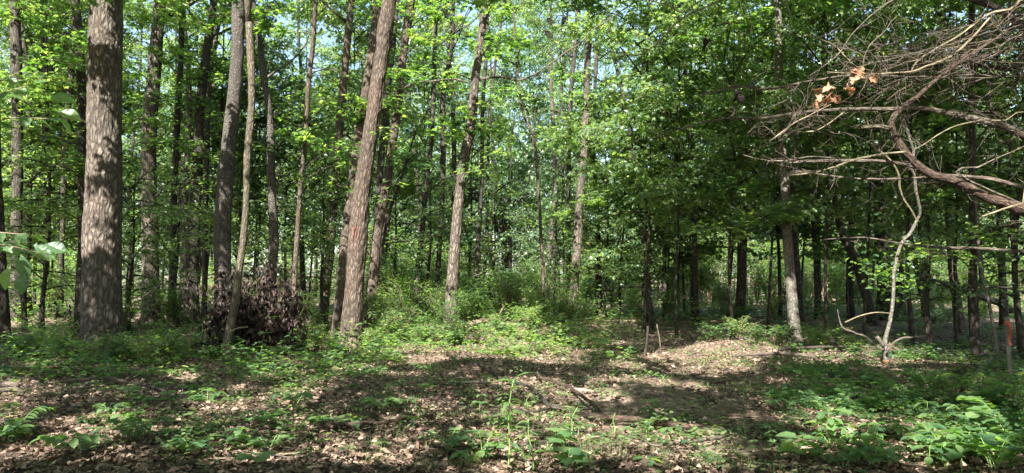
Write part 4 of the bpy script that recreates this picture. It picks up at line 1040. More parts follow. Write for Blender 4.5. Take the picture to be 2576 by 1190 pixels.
NEAR = [
 (1278,1186,.72,'herb','lance',.14,'tallest narrow leafed herb standing alone in the bottom middle',.05,'tall_herb'),
 (1340,1192,.42,'herb','lance',.12,'second narrow leafed herb just right of the tallest one',-.1,'tall_herb'),
 (1436,1100,.28,'herb','lance',.12,'drooping narrow leafed herb with hanging leaves before the fallen log',.2,'tall_herb'),
 (1545,1092,.2,'herb','lance',.06,'small feathery herb beside the sunlit fallen log',0,'tall_herb'),
 (185,1150,.2,'spray','obovate',.085,'bright sunlit seedling with oval leaves at bottom left',0,'seedling'),
 (345,1112,.22,'spray','ovate',.07,'bright green seedling right of the bottom left one',0,'seedling'),
 (600,1125,.16,'whorl','ovate',.085,'seedling with one upright leaf pair on sunny litter',0,'seedling'),
 (645,1182,.1,'whorl','round',.10,'low round leafed seedling at the bottom left of centre',0,'seedling'),
 (740,1030,.26,'spray','ovate',.09,'seedling with pointed leaves lit beside the sunny litter patch',0,'seedling'),
 (885,1080,.1,'whorl','obovate',.10,'flat pale seedling above the dark fallen branch',0,'seedling'),
 (1040,1082,.12,'whorl','round',.05,'small clover like seedling on sunny ground in the middle left',0,'seedling'),
 (520,1020,.18,'spray','ovate',.08,'shaded seedling with broad leaves left of centre',0,'seedling'),
 (1025,1030,.1,'whorl','ovate',.09,'shaded seedling with pale top leaf near the middle',0,'seedling'),
 (1420,1140,.2,'whorl','maple',.10,'seedling with lobed leaves right of the tall herbs',0,'seedling'),
 (1432,1180,.16,'whorl','maple',.10,'lower lobed seedling under the drooping herb',0,'seedling'),
 (1622,1062,.22,'whorl','ovate',.08,'seedling with yellowing drooping leaves over the fallen branch',.3,'seedling'),
 (1630,1172,.06,'whorl','round',.08,'single round leaf on bright bare soil',0,'seedling'),
 (2085,1115,.30,'whorl','lobed',.13,'two tier seedling with large bright leaves right of the path',0,'seedling'),
 (2150,1010,.1,'whorl','ovate',.06,'tiny pale seedling behind the two tier one',0,'seedling'),
 (2380,1178,.25,'spray','obovate',.07,'sprawling sunlit seedling with many oval leaves at bottom right',0,'seedling'),
 (2420,1192,.32,'whorl','lobed',.17,'large pale lobed leaves glowing in sun at bottom right',.2,'seedling'),
 (2340,1186,.2,'whorl','obovate',.085,'whorled oval leaves left of the large pale lobed ones',0,'seedling'),
 (2500,1190,.3,'spray','round',.06,'roundish leafed plant at the bottom right corner',0,'seedling'),
 (2560,1150,.4,'spray','round',.08,'tall round leafed plant cut by the right bottom edge',0,'seedling'),
 (2545,1060,.4,'whorl','ovate',.15,'broad leafed seedling before the orange flagged stake',0,'seedling'),
 (2480,1050,.3,'whorl','maple',.17,'broad lobed seedling in shade left below the stake',0,'seedling'),
 (2450,1100,.3,'spray','ovate',.08,'pointed leaf seedling in shade above the large pale leaves',0,'seedling'),
 (2270,1110,.2,'spray','ovate',.08,'arching pointed leaf seedling at lower right',0,'seedling'),
 (2010,1165,.2,'whorl','round',.12,'dark broad leafed seedling at the bottom right of centre',0,'seedling'),
 (2120,1182,.18,'spray','ovate',.06,'dark fern like seedling at the bottom below the two tier one',0,'seedling'),
 (1870,1015,.35,'herb','lance',.03,'thin nearly bare yellow stem standing right of centre',.1,'tall_herb'),
 (655,900,.75,'whorl','round',.09,'thin pale sapling with a flat leafy top before the brush pile',.25,'seedling'),
 (985,1000,.15,'whorl','ovate',.07,'small seedling in the shaded middle left',0,'seedling'),
 (1180,1080,.14,'herb','lance',.06,'short herb on sunny ground left of the tall herbs',0,'tall_herb'),
 (960,1140,.1,'whorl','ovate',.06,'small seedling on the sunny bottom strip',0,'seedling'),
 (410,985,.12,'whorl','obovate',.09,'broad leafed seedling before the thickest oak',0,'seedling'),
 (330,1000,.12,'whorl','maple',.09,'lobed seedling left of the broad leafed one before the oak',0,'seedling'),
 (20,1120,.3,'spray','ovate',.06,'yellow green sprig at the left bottom edge',0,'seedling'),
]
for r_ in NEAR: plant(*r_[:7], lean=r_[7], name=r_[8])
for q in range(34):
    u, v = jit(2050, 2570), jit(950, 1185)
    plant(u, v, jit(.12, .3), R_.choice(['whorl', 'spray', 'whorl']), R_.choice(['ovate', 'obovate', 'maple', 'ovate']), jit(.06, .11))
for q in range(34):
    u, v = jit(0, 1250), jit(915, 1170)
    plant(u, v, jit(.06, .2), R_.choice(['whorl', 'spray']), R_.choice(['ovate', 'obovate', 'maple', 'round']), jit(.05, .085))
for q in range(20):
    u, v = jit(1250, 2050), jit(900, 1170)
    plant(u, v, jit(.06, .18), R_.choice(['whorl', 'herb']), R_.choice(['ovate', 'lance']), jit(.05, .08))
label_placed(small)
# the largest fallen leaves, each its own piece of the floor
for q in range(290):
    v = 930+270*math.sqrt(R_.random()); u = jit(-20, 2600); p = gpix(u, v)
    a = jit(0, 6.28)
    put_leaf(floor, 'litter', (p[0], p[1], float(gh(p[0], p[1]))+.025), np.array([math.cos(a), math.sin(a), jit(-.2, .25)]), up_n(.35), jit(.07, .125), name='fallen_leaf')

# ------------------------------------------------------------------ leafy sprays on the traced trees
def spray(key, u, v, D, r, tpl, ls, n, mat='herb', name='leafy_spray', flatz=.35):
    root, P, off, D0, R = tr(key)
    c = pix(u, v, D)-off
    g = Geo(); N = 5; LP = []; LD = []
    k = int(np.argmin(abs(P[:, 2]-off[2]-c[2]))); start = P[k]-off
    # find the trunk at about that height
    zz = P[:, 2]-off[2]; o_ = np.argsort(zz); zt = c[2]-.3
    start = np.array([np.interp(zt, zz[o_], (P[:, a]-off[a])[o_]) for a in range(3)])
    tube(g, smooth_path(np.array([start, (start+c)/2+[0, 0, .12], c]), 8), np.linspace(.018, .006, 8), 5, 1)
    for b in range(N*2):
        a = jit(0, 6.28); e = c+np.array([math.cos(a)*r, math.sin(a)*r*.7, jit(-flatz, flatz)*r])
        tube(g, np.array([c, (c+e)/2+[0, 0, .03], e]), [.006, .004, .002], 3, 1, cap=False)
        for q in range(n//(N*2)):
            w = math.sqrt(jit(.03, 1)); LP.append(c+(e-c)*w+R_.normal(0, .05, 3)); aa = a+jit(-1.2, 1.2); LD.append([math.cos(aa), math.sin(aa), jit(-.5, .15)])
    m = len(LP)
    put_leaves(g, tpl, np.array(LP), np.array(LD), np.stack([R_.normal(0, .35, m), R_.normal(0, .35, m), np.ones(m)], 1), R_.uniform(.7, 1.15, m)*ls, 0, R_.random(m))
    part(name, g.mesh(name, [M[mat], M['dark_bark']]), root, kind='stuff')
for a in [('slender crooked', 855, 375, 17.0, .55, 'ovate', .15, 90), ('slender crooked', 880, 410, 17.2, .4, 'ovate', .15, 50), ('slender crooked', 780, 330, 17.8, .35, 'ovate', .14, 40), ('slender crooked', 800, 455, 17.6, .6, 'ovate', .13, 80), ('slender crooked', 735, 235, 18.0, .3, 'ovate', .14, 36),
          ('slender crooked', 655, 370, 18.0, .3, 'ovate', .14, 36), ('slender crooked', 860, 470, 17.5, .45, 'ovate', .13, 60),
          ('middle leaning trunk with', 1130, 310, 19.2, .6, 'maple', .17, 110), ('middle leaning trunk with', 1190, 335, 19.2, .6, 'maple', .17, 110), ('middle leaning trunk with', 1230, 320, 19.3, .45, 'maple', .16, 70), ('middle leaning trunk with', 1285, 100, 19.4, .45, 'maple', .17, 60), ('middle leaning trunk with', 1195, 95, 19.4, .4, 'maple', .17, 50), ('middle leaning trunk with', 1100, 190, 19.6, .7, 'maple', .16, 100),
          ('leaning dark trunk just right', 1035, 25, 20.2, .35, 'maple', .17, 45), ('leaning dark trunk just right', 1100, 30, 20.2, .9, 'maple', .16, 140), ('leaning dark trunk just right', 990, 260, 20.2, .3, 'ovate', .14, 24), ('leaning dark trunk just right', 965, 500, 20.3, .3, 'ovate', .14, 20),
          ('orange scar', 1000, 460, 15.5, .25, 'ovate', .13, 12), ('orange scar', 965, 330, 15.5, .2, 'ovate', .13, 12),
          ('first to the right of the thickest', 395, 40, 22.5, .9, 'maple', .17, 150), ('first to the right of the thickest', 345, 180, 22.8, .8, 'maple', .17, 130), ('first to the right of the thickest', 420, 130, 22.8, .7, 'maple', .17, 110), ('first to the right of the thickest', 375, 530, 23.0, .5, 'maple', .17, 50), ('first to the right of the thickest', 350, 300, 22.8, .8, 'maple', .17, 120), ('first to the right of the thickest', 470, 55, 23.0, .9, 'maple', .17, 130),
          ('tall grey brown', 1490, 240, 27, .8, 'maple', .17, 90), ('tall grey brown', 1440, 330, 27, .7, 'maple', .17, 70), ('tall grey brown', 1520, 290, 27, .8, 'maple', .17, 80),
          ('straight grey speckled', 1920, 545, 17.2, .75, 'maple', .17, 130), ('straight grey speckled', 1850, 470, 17.4, .7, 'maple', .17, 110), ('straight grey speckled', 1990, 540, 17.3, .6, 'maple', .17, 90), ('straight grey speckled', 1800, 570, 17.6, .7, 'maple', .17, 100),
          ('straight grey speckled', 2080, 300, 17.3, .8, 'maple', .17, 110), ('straight grey speckled', 1900, 230, 17.6, 1.0, 'maple', .17, 160), ('straight grey speckled', 1820, 60, 17.6, 1.1, 'maple', .17, 190), ('straight grey speckled', 1780, 330, 18.6, .9, 'maple', .17, 140), ('straight grey speckled', 1930, 400, 18.8, .8, 'maple', .17, 120),
          ('slim dark trunk hugging', 130, 90, 18.0, 1.0, 'maple', .17, 170), ('slim dark trunk hugging', 80, 330, 18.4, .9, 'maple', .17, 150), ('slim dark trunk hugging', 150, 420, 18.4, .9, 'maple', .17, 150), ('slim dark trunk hugging', 110, 210, 18.4, .9, 'maple', .17, 140), ('slim dark trunk hugging', 50, 20, 18.0, 1.0, 'maple', .17, 160), ('slim dark trunk hugging', 60, 520, 18.4, .8, 'maple', .17, 120),
          ('straight dark trunk nearest left', 2400, 300, 13.6, .8, 'maple', .15, 110), ('straight dark trunk nearest left', 2520, 590, 13.2, .6, 'ovate', .13, 80), ('straight dark trunk nearest left', 2360, 640, 13.8, .7, 'maple', .15, 90), ('straight dark trunk nearest left', 2540, 230, 12.8, .8, 'ovate', .13, 110), ('straight dark trunk nearest left', 2420, 480, 13.8, .8, 'maple', .15, 100)]:
    spray(*a)

keys = [(k_, v_) for k_, v_ in tree_objs.items() if 19 <= v_[3] <= 29 and not any(w_ in k_ for w_ in ('gnarled', 'sapling', 'thickest straight', 'big scaly'))]
for k_, v_ in keys:
    P_ = v_[1]; up_, vp_ = to_pix(P_)
    for q in range(int(R_.integers(5, 9))):
        vv = jit(-20, 560) if up_[0] > 1400 else jit(-20, 430)
        uu = float(np.interp(-vv, -vp_, up_))+jit(-70, 70)
        spray(k_, uu, vv, v_[3]-jit(.2, .9), jit(.45, .95), R_.choice(['maple', 'maple', 'ovate']), jit(.14, .18), int(jit(50, 120)))

# ------------------------------------------------------------------ the cut sapling with its lopped branches
p = gpix(2230, 914); Ds = float(p[1]); gz = float(gh(p[0], p[1]))
root = thing('cut_sapling', 'pale bent sapling with lopped lower branches standing sunlit at right', 'sapling', (p[0], Ds, gz), 'small trees at the edge')
off = np.array([p[0], Ds, gz])
A = trace(Z6, [(1012,648,26),(1010,600,26),(1004,560,24),(1012,510,20),(1028,450,19),(1040,390,18),(1047,330,17),(1050,270,16),(1050,210,17),(1060,150,16),(1075,85,15),(1100,30,15),(1130,0,16)], Ds)
Bt = trace(Z3, [(1165,1100,15),(1182,1060,14),(1172,1000,14),(1160,940,14),(1152,870,14),(1132,830,14),(1150,760,14),(1132,700,13),(1112,640,13),(1090,580,12),(1052,515,11),(1010,465,10),(960,420,9),(925,390,8),(880,350,6)], Ds, -1.0)
part('trunk', limb_geo(np.vstack([A, Bt]), n=110, seg=12, off=off, rough=.08).mesh('trunk', [M['grey_bark']]), root)
part('branch', limb_geo(trace(Z6, [(1000,575,13),(970,566,11),(952,545,12),(935,530,10),(900,505,10),(868,497,8),(850,488,9),(800,470,11),(785,440,7),(776,405,5),(771,374,3)], Ds-.1), off=off, seg=8).mesh('branch', [M['dead_wood']]), root)
part('branch', limb_geo(trace(Z6, [(1018,580,13),(1040,552,12),(1056,536,10),(1070,528,11),(1105,514,9),(1130,516,10),(1160,512,8),(1222,506,8)], Ds-.15), off=off, seg=8).mesh('branch', [M['dead_wood']]), root)
part('branch', limb_geo(trace(Z6, [(1002,560,20),(985,535,20),(966,511,19)], Ds-.1), off=off, seg=9).mesh('branch', [M['dead_wood']]), root, label='short lopped stub')
part('branch', limb_geo(trace(Z6, [(1032,395,6),(980,390,7),(930,395,7),(870,412,7),(808,440,7)], Ds-.15), off=off, seg=6).mesh('branch', [M['pale_twig']]), root, label='thin arching twig')
part('stem', limb_geo(np.vstack([trace(Z3, [(1165,1100,10),(1140,1050,10),(1100,990,10),(1080,930,11),(1078,880,10),(1050,820,10),(1000,765,10),(955,735,10),(945,680,9),(925,620,9),(900,560,8),(880,500,7)], Ds, -.6)]), off=off, seg=8).mesh('stem', [M['pale_twig']]), root)
part('cut_base', limb_geo(trace(Z6, [(1012,655,25),(1012,628,29)], Ds-.04), n=4, off=off, seg=10, rough=.2).mesh('cut_base', [M['raw_wood']]), root, label='raw orange chewed foot of the trunk')
g = Geo(); n = 90
c = pix(2205, 672, Ds+.2)-off; LP = c+R_.normal(0, 1, (n, 3))*[.2, .2, .14]; a = R_.random(n)*6.28
put_leaves(g, 'ovate', LP, np.stack([np.cos(a), np.sin(a), R_.normal(-.3, .2, n)], 1), np.stack([R_.normal(0, .3, n), R_.normal(0, .3, n), np.ones(n)], 1), R_.uniform(.09, .14, n))
part('leafy_spray', g.mesh('leafy_spray', [M['herb']]), root)
part('leafy_spray', bpy.data.objects[[o.name for o in root.children if o.name.startswith('leafy_spray')][0]].data, root, loc=(.5, .3, -.22))

# ------------------------------------------------------------------ survey stake with orange ribbon
b0 = pix(2543, 972, 10.9); b0[2] = float(gh(b0[0], b0[1])); t0 = pix(2532, 797, 10.9)
root = thing('survey_stake', 'weathered wooden stake with an orange ribbon near the right edge', 'stake', b0, None)
def slab(p0, p1, w, th, name, mat, parent, nseg=6, bend=None):
    g = Geo(); ax = unit(p1-p0); sx = unit(np.cross(ax, [0, 1, 0])); sy = np.cross(sx, ax)
    V = []
    for k in range(nseg+1):
        t = k/nseg; c = p0+(p1-p0)*t+(bend(t) if bend else 0)
        for (a, b) in ((-1, -1), (1, -1), (1, 1), (-1, 1)): V.append(c+sx*a*w*.5*(1+.04*math.sin(k*2.1))+sy*b*th*.5)
    T = []
    for k in range(nseg):
        q = k*4
        for e in range(4): a_, b_ = q+e, q+(e+1) % 4; T += [[a_, b_, b_+4], [a_, b_+4, a_+4]]
    T += [[0, 2, 1], [0, 3, 2], [nseg*4, nseg*4+1, nseg*4+2], [nseg*4, nseg*4+2, nseg*4+3]]
    g.add(np.array(V), np.array(T)); return part(name, g.mesh(name, [M[mat]]), parent)
slab(np.array([0, 0, -.15]), t0-b0, .05, .022, 'post', 'stake', root)
rt = pix(2533, 812, 10.86)-b0; rb = pix(2540, 868, 10.85)-b0
slab(rt+[0, -.012, .02], rt+[.003, -.012, -.03], .072, .04, 'ribbon_knot', 'ribbon', root, 3)
slab(rt+[0, -.035, 0], rb+[0, -.03, 0], .034, .004, 'ribbon_tail', 'ribbon', root, 10, lambda t: np.array([.012*math.sin(t*5), -.02*math.sin(t*7), 0]))
slab(rt+[.02, -.03, 0], (rt+rb)/2+[.04, -.02, -.05], .03, .004, 'ribbon_tail', 'ribbon', root, 8, lambda t: np.array([.01*math.sin(t*6), -.02*math.sin(t*5), 0]))

# ------------------------------------------------------------------ dead tree leaning its bare limbs in from the right
Dd = 5.6
base = np.array([(2900-1288)/F*Dd, Dd+.2, 0.0]); base[2] = float(gh(base[0], base[1]))
root = thing('dead_tree', 'dead tree reaching bare brown limbs and twigs in from the right edge', 'tree', base, None)
g = Geo(); C = np.array([[0, 0, -.1], [.05, 0, 1], [-.05, .05, 2.2], [.1, .1, 3.6], [.3, 0, 5]]); tube(g, smooth_path(C, 40), np.linspace(.14, .06, 40), 14)
part('trunk', g.mesh('trunk', [M['red_wood']]), root)
def hook(P4, z):   # carry a limb on to the trunk outside the picture
    e = base+np.array([np.interp(z, C[:, 2], C[:, 0]), np.interp(z, C[:, 2], C[:, 1]), z])
    return np.vstack([[*e, P4[0, 3]*1.15], P4])
LIMBS = []
def dlimb(conv, pts, mat, z=None, D=Dd, dD=0.0, rough=.12, seg=9, twigs=0, name='limb', wob=.002):
    P4 = trace(conv, pts, D, dD)
    if z is not None: P4 = hook(P4, z)
    o = part(name, limb_geo(P4, seg=seg, off=base, rough=rough, wob=wob).mesh(name, [M[mat]]), root)
    LIMBS.append((P4, twigs, mat)); return o
dlimb(Z3, [(1760,1085,64),(1700,1050,58),(1600,1015,54),(1500,975,50),(1400,925,48),(1330,895,45),(1240,870,43),(1180,830,40),(1100,750,38),(1065,690,36),(1040,645,34),(1045,590,32),(1090,540,29),(1170,480,24),(1260,400,20),(1350,330,17),(1500,230,14),(1640,150,11)], 'red_wood', 0.9, twigs=10, seg=14, rough=.16)
dlimb(Z3, [(1760,715,46),(1700,675,42),(1600,630,37),(1450,590,32),(1300,560,28),(1180,540,24),(1000,545,21),(850,542,18),(700,550,16),(550,565,14),(400,588,13),(200,592,11),(0,640,8),(-160,690,5)], 'dead_wood', 1.9, D=5.9, twigs=22, seg=12)
dlimb(Z3, [(1760,950,24),(1700,935,22),(1550,895,20),(1400,878,18),(1250,868,18),(1130,826,18),(1000,805,18),(900,800,18),(750,802,18),(640,805,18),(525,812,14)], 'dead_wood', 1.2, D=5.8, twigs=12)
dlimb(Z3, [(1250,872,12),(1180,885,13),(1000,893,13),(850,890,11),(700,870,9),(560,850,6)], 'dead_wood', D=5.75, twigs=5)
dlimb(Z3, [(1110,757,12),(1020,765,11),(960,775,11),(880,790,10),(760,830,8),(640,862,8),(515,875,8)], 'pale_twig', D=5.55, twigs=4)
dlimb(Z3, [(1040,645,24),(1000,633,24),(960,626,25),(910,634,23),(885,634,18)], 'tan_bark', D=5.5)
dlimb(Z6, [(1760,95,15),(1700,88,14),(1450,70,14),(1300,66,13),(1150,55,11),(1000,32,9),(900,16,8),(780,20,6),(700,28,4)], 'dead_wood', .7, D=6.1, twigs=4)
dlimb(Z3, [(1760,20,14),(1640,45,13),(1540,65,13),(1480,100,11),(1400,160,10),(1340,200,10),(1200,280,9),(1150,330,7),(1135,370,5)], 'pale_twig', 3.0, D=5.3, twigs=8)
dlimb(Z3, [(1530,90,10),(1450,180,11),(1400,230,11),(1350,270,11),(1280,305,10),(1200,335,10),(1140,358,9),(1020,365,9),(940,368,9),(860,368,8),(720,360,5)], 'pale_twig', D=5.2, twigs=9)
dlimb(Z3, [(1760,90,14),(1600,180,12),(1450,240,11),(1330,330,11),(1200,400,10),(1100,440,10),(1020,500,9)], 'red_wood', 2.8, D=5.7, twigs=9)
dlimb(Z3, [(900,345,8),(903,290,7),(930,225,6),(1000,165,6),(1035,110,5),(1060,85,4)], 'tan_bark', D=5.2, twigs=2)
dlimb(Z3, [(610,172,4),(680,195,5),(750,220,5),(800,270,6),(860,330,6)], 'pale_twig', D=5.25, twigs=2)
dlimb(Z3, [(620,385,5),(700,330,6),(780,265,6),(830,190,6),(900,110,7),(1000,30,9),(1080,-20,10)], 'dead_wood', D=5.5, twigs=5)
dlimb(Z3, [(80,470,6),(180,455,9),(260,430,14),(350,438,13),(450,440,12),(620,405,12),(750,385,10),(860,370,8)], 'dead_wood', D=5.6, twigs=6)
dlimb(Z3, [(320,775,4),(390,735,5),(440,700,6),(500,655,6),(560,610,6),(640,570,5),(740,520,4)], 'pale_twig', D=5.5, twigs=6)
dlimb(Z3, [(615,655,6),(660,650,7),(720,620,7),(800,560,5)], 'pale_twig', D=5.4, twigs=3)
dlimb(Z3, [(320,670,4),(380,612,6),(440,612,6),(500,590,6),(620,560,6),(700,550,6)], 'dead_wood', D=5.7, twigs=5)
dlimb(Z3, [(420,440,3),(470,470,5),(510,510,5),(545,552,6)], 'dead_wood', D=5.7, twigs=3)
dlimb(Z3, [(300,770,3),(420,800,5),(530,800,7),(640,780,6),(760,790,6)], 'dead_wood', D=5.7, twigs=4)
dlimb(Z3, [(1760,600,5),(1600,600,5),(1450,605,6),(1330,640,6),(1200,720,5),(1150,745,4)], 'pale_twig', 1.8, D=5.5, twigs=4)
dlimb(Z3, [(1760,985,6),(1700,1010,8),(1580,1048,9),(1490,1080,7)], 'pale_twig', 1.0, D=5.4)
dlimb(Z3, [(1400,885,9),(1480,830,8),(1560,790,7),(1630,760,5),(1760,700,4)], 'dead_wood', 1.7, D=5.5, twigs=2)
dlimb(Z3, [(1620,640,16),(1600,600,14),(1540,545,13),(1530,480,11),(1520,400,7)], 'dark_bark', D=5.9, twigs=3)
dlimb(Z3, [(1300,-60,34),(1450,0,34),(1540,30,32),(1620,80,34),(1760,180,40)][::-1], 'dark_bark', 2.9, D=6.4)
dlimb(Z3, [(1760,350,28),(1640,345,24),(1540,335,20),(1400,320,16),(1200,335,12),(1000,365,9),(820,400,6)], 'dark_bark', 2.4, D=6.3, twigs=8)
dlimb(Z2, [(2100,-60,9),(1900,0,9),(1700,90,9),(1620,170,8),(1540,240,7),(1480,275,6),(1370,265,4)], 'pale_twig', D=5.6, twigs=4)
dlimb(Z2, [(1860,-30,6),(1760,20,7),(1700,65,8),(1640,35,7),(1600,15,6),(1530,0,5)], 'pale_twig', D=5.5, twigs=2)
dlimb(Z3, [(500,-30,6),(520,30,6),(540,90,6),(520,140,5),(480,170,4)], 'pale_twig', D=5.6, twigs=1)
dlimb(Z3, [(310,-10,4),(330,50,5),(345,110,5),(340,160,4)], 'pale_twig', D=5.6, twigs=1)
# sweeping bundle of twigs at the upper right
for q in range(34):
    y0 = jit(-30, 420); x1 = jit(700, 1450); y1 = 330+(1400-x1)*.08+jit(-150, 190)
    pts = []; kx = jit(.2, .5)
    for w in np.linspace(0, 1, 6):
        pts.append((1760+(x1-1760)*w, y0+(y1-y0)*(w**(.8+kx))+math.sin(w*5+q)*14, max(2.5, 6.8*(1-w*.7))))
    dlimb(Z3, pts, R_.choice(['dead_wood', 'red_wood', 'red_wood', 'tan_bark']), jit(1.6, 3.2), D=jit(5.1, 6.4), seg=4, twigs=3, name='twig', wob=.006)
g = Geo()
for (P4, tw, mat) in LIMBS:
    S = smooth_path(P4, 60)
    for q in range(tw*2):
        k = int(R_.integers(10, 59)); p0 = S[k, :3]; t_ = unit(S[min(k+1, 59), :3]-S[k-1, :3])
        L = jit(.08, .42); d = unit(t_*jit(.2, 1.0)+R_.normal(0, .55, 3)); q_ = [p0]
        for st in range(5): d = unit(d+R_.normal(0, .22, 3)); q_.append(q_[-1]+d*L/5)
        q_ = np.array(q_)-base
        tube(g, q_, np.linspace(.0036, .0012, 6), 3, 0, cap=False)
        for e in range(3):
            kk = int(R_.integers(1, 5)); d2 = unit(d+R_.normal(0, .7, 3)); tube(g, np.array([q_[kk], q_[kk]+d2*L*.2, q_[kk]+unit(d2+R_.normal(0, .3, 3))*L*.42]), [.002, .0014, .001], 3, 0, cap=False)
part('fine_twigs', g.mesh('fine_twigs', [M['dead_wood']]), root, kind='stuff')
for (zx, zy, s, a) in [(700,440,.10,200),(735,455,.13,250),(760,440,.12,180),(715,475,.11,280),(690,470,.08,240),(665,490,.09,265),(800,445,.10,10),(840,425,.12,60),(868,395,.13,80),(880,370,.09,120),(925,385,.09,330),(850,430,.09,240),(668,505,.07,270),(750,470,.10,300)]:
    u, v = Z3(zx, zy); a = math.radians(a)
    put_leaf(root, 'orange', pix(u, v, 5.15)-base, np.array([math.cos(a), jit(-.5, .5), math.sin(a)]), np.array([jit(-.9, .9), -.6, jit(-.3, 1.2)]), s*.72, name='dead_leaf', width=1.5)
for (zx, zy) in [(100,185), (255,440), (262,470)]:
    u, v = Z3(zx, zy); put_leaf(root, 'dead', pix(u, v, 5.3)-base, np.array([.2, 0, -1]), np.array([.3, -1, .2]), .09, name='dead_leaf')
for (zx, zy) in [(1025, 90), (1100, 75), (1015, 155)]:
    u, v = Z2(zx, zy); put_leaf(tr('middle leaning trunk with')[0], 'dead', pix(u, v, 19.8)-tr('middle leaning trunk with')[2], np.array([.2, 0, -1]), np.array([.3, -1, .2]), .25, name='dead_leaf')

# ------------------------------------------------------------------ sapling at the left edge with large hanging leaves
Dl = 4.6
base = np.array([(-190-1288)/F*Dl, Dl, 0.0]); base[2] = float(gh(base[0], base[1]))
root = thing('leafy_sapling', 'sapling reaching large drooping oval leaves in from the left edge', 'sapling', base, 'small trees at the edge')
g = Geo(); tube(g, smooth_path([[0, 0, -.1], [.03, 0, 1.2], [0, .05, 2.6], [.1, 0, 4]], 30), np.linspace(.035, .012, 30), 8)
part('trunk', g.mesh('trunk', [M['brown_bark']]), root)
n = 1100; LP = np.stack([R_.uniform(-1.0, 2.0, n), R_.uniform(-2.0, .3, n), R_.uniform(3.5, 4.9, n)], 1); a = R_.random(n)*6.28; g = Geo()
put_leaves(g, 'ovate', LP, np.stack([np.cos(a), np.sin(a), R_.normal(-.2, .2, n)], 1), np.stack([R_.normal(0, .3, n), R_.normal(0, .3, n), np.ones(n)], 1), R_.uniform(.11, .17, n))
part('crown', g.mesh('crown', [M['herb']]), root)  # unseen leaf clump above the frame, added to shade the hanging leaves
for (tips, z0) in (([(70, 215), (150, 300), (20, 240), (50, 180)], 2.2), ([(70, 590), (120, 640), (30, 620)], 1.5)):
    for (u, v) in tips:
        e = pix(u, v, Dl+jit(-.3, .3))-base; s0 = np.array([.02, 0, z0])
        Cc = smooth_path([s0, (s0+e)/2+[0, 0, .12], e], 9); g = Geo(); tube(g, Cc, np.linspace(.008, .002, 9), 5)
        part('twig', g.mesh('twig', [M['brown_stem']]), root)
        for q in range(8):
            w = 3.5+4.5*q/7; pp = np.array([np.interp(w, np.arange(9), Cc[:, c]) for c in range(3)])
            dd = unit(Cc[-1]-Cc[0]); sd_ = 1 if q % 2 else -1
            d = dd*jit(.4, 1)+np.array([0, sd_*jit(.2, .9), jit(-.75, -.1)])
            put_leaf(root, R_.choice(['obovate', 'ovate']), pp, d, np.array([jit(-.5, .2), jit(-.7, .2), 1]), jit(.085, .135))
for (u, v, a) in ((70, 690, -95), (92, 628, -25), (120, 625, -15), (35, 680, -110), (150, 290, -10), (130, 255, 0), (60, 650, -70)):
    a = math.radians(a); put_leaf(root, 'obovate', pix(u-8, v-12, Dl)-base, np.array([math.cos(a), -.2, math.sin(a)]), np.array([.1, -.8, .6]), .15)

# ------------------------------------------------------------------ brush pile of withered leafy branches
Db = 14.9; cb = gpix(650, 893); base = np.array([cb[0], Db+.2, float(gh(cb[0], Db+.2))])
root = thing('brush_pile', 'heap of cut branches with dark brown withered leaves behind the wavy trunk', 'brush pile', base, None)
pts = []
PB = [(590,885,560,760),(600,885,600,700),(640,890,622,660),(650,890,655,700),(670,885,690,715),(690,885,728,690),(700,885,748,705),(720,890,755,800),(730,890,762,850),(640,885,575,720),(610,890,545,790),(600,890,535,760),
      (680,885,700,770),(650,885,640,760),(630,885,610,800),(560,890,540,850),(660,890,680,800),(700,885,730,740),(640,880,590,680),(690,890,740,780),(620,885,585,790),(655,885,668,680)]
pile_br = []
for (u0, v0, u1, v1) in PB:
    for rep_ in range(2):
        a = pix(u0+jit(-25, 25), v0, Db+jit(-.4, .6)); b = pix(u1+jit(-16, 16), v1+jit(-50, 34), Db+jit(-.6, .7)); m_ = (a+b)/2+np.array([jit(-.15, .15), 0, jit(.0, .2)])
        Sb = smooth_path(np.array([a, m_, b]), 14); pile_br.append(Sb)
        for k_ in range(2, 14):
            dens_ = 5 if k_ > 10 else (9 if k_ > 4 else 13)
            for q in range(int(jit(.3, 1.7)*dens_)):
                off_ = R_.normal(0, 1, 3)*[.11, .13, .05]*(1.35-.06*k_); off_[2] -= abs(R_.normal(0, .13)); pts.append(Sb[k_]+off_)
for (u0, v0, su, sv, n_) in ((470, 735, 6, 28, 44), (500, 725, 5, 16, 14), (385, 770, 5, 22, 18), (360, 800, 12, 6, 8), (175, 770, 5, 18, 16), (520, 860, 20, 10, 30)):
    for q in range(n_): pts.append(pix(u0+R_.normal(0, su), v0+R_.normal(0, sv*.8), Db+jit(-.3, .5)))
pts = np.array(pts); pts = pts[pts[:, 2] > gh(pts[:, 0], pts[:, 1])+.02]
g = Geo(); n = len(pts)
put_leaves(g, 'ovate', pts-base, np.stack([R_.normal(0, .45, n), R_.normal(0, .45, n), np.full(n, -1.0)], 1), np.stack([R_.normal(0, 1, n), R_.normal(-.4, 1, n), R_.normal(0, .4, n)], 1), R_.uniform(.06, .14, n), 0, np.clip(R_.normal(.22, .25, n), 0, 1), curl=R_.uniform(-2.5, 3.5, n), wid=R_.uniform(.5, 1.1, n))
part('withered_leaves', g.mesh('withered_leaves', [M['dead']]), root, kind='stuff')
for q in range(240):
    p_ = pts[int(R_.integers(0, n))].copy(); p_[1] = min(p_[1], Db-.1)-.2
    put_leaf(root, 'dead', p_-base, np.array([R_.normal(0, .4), R_.normal(0, .4), -1]), np.array([R_.normal(0, .8), -1, R_.normal(0, .4)]), jit(.09, .17), name='dead_leaf')
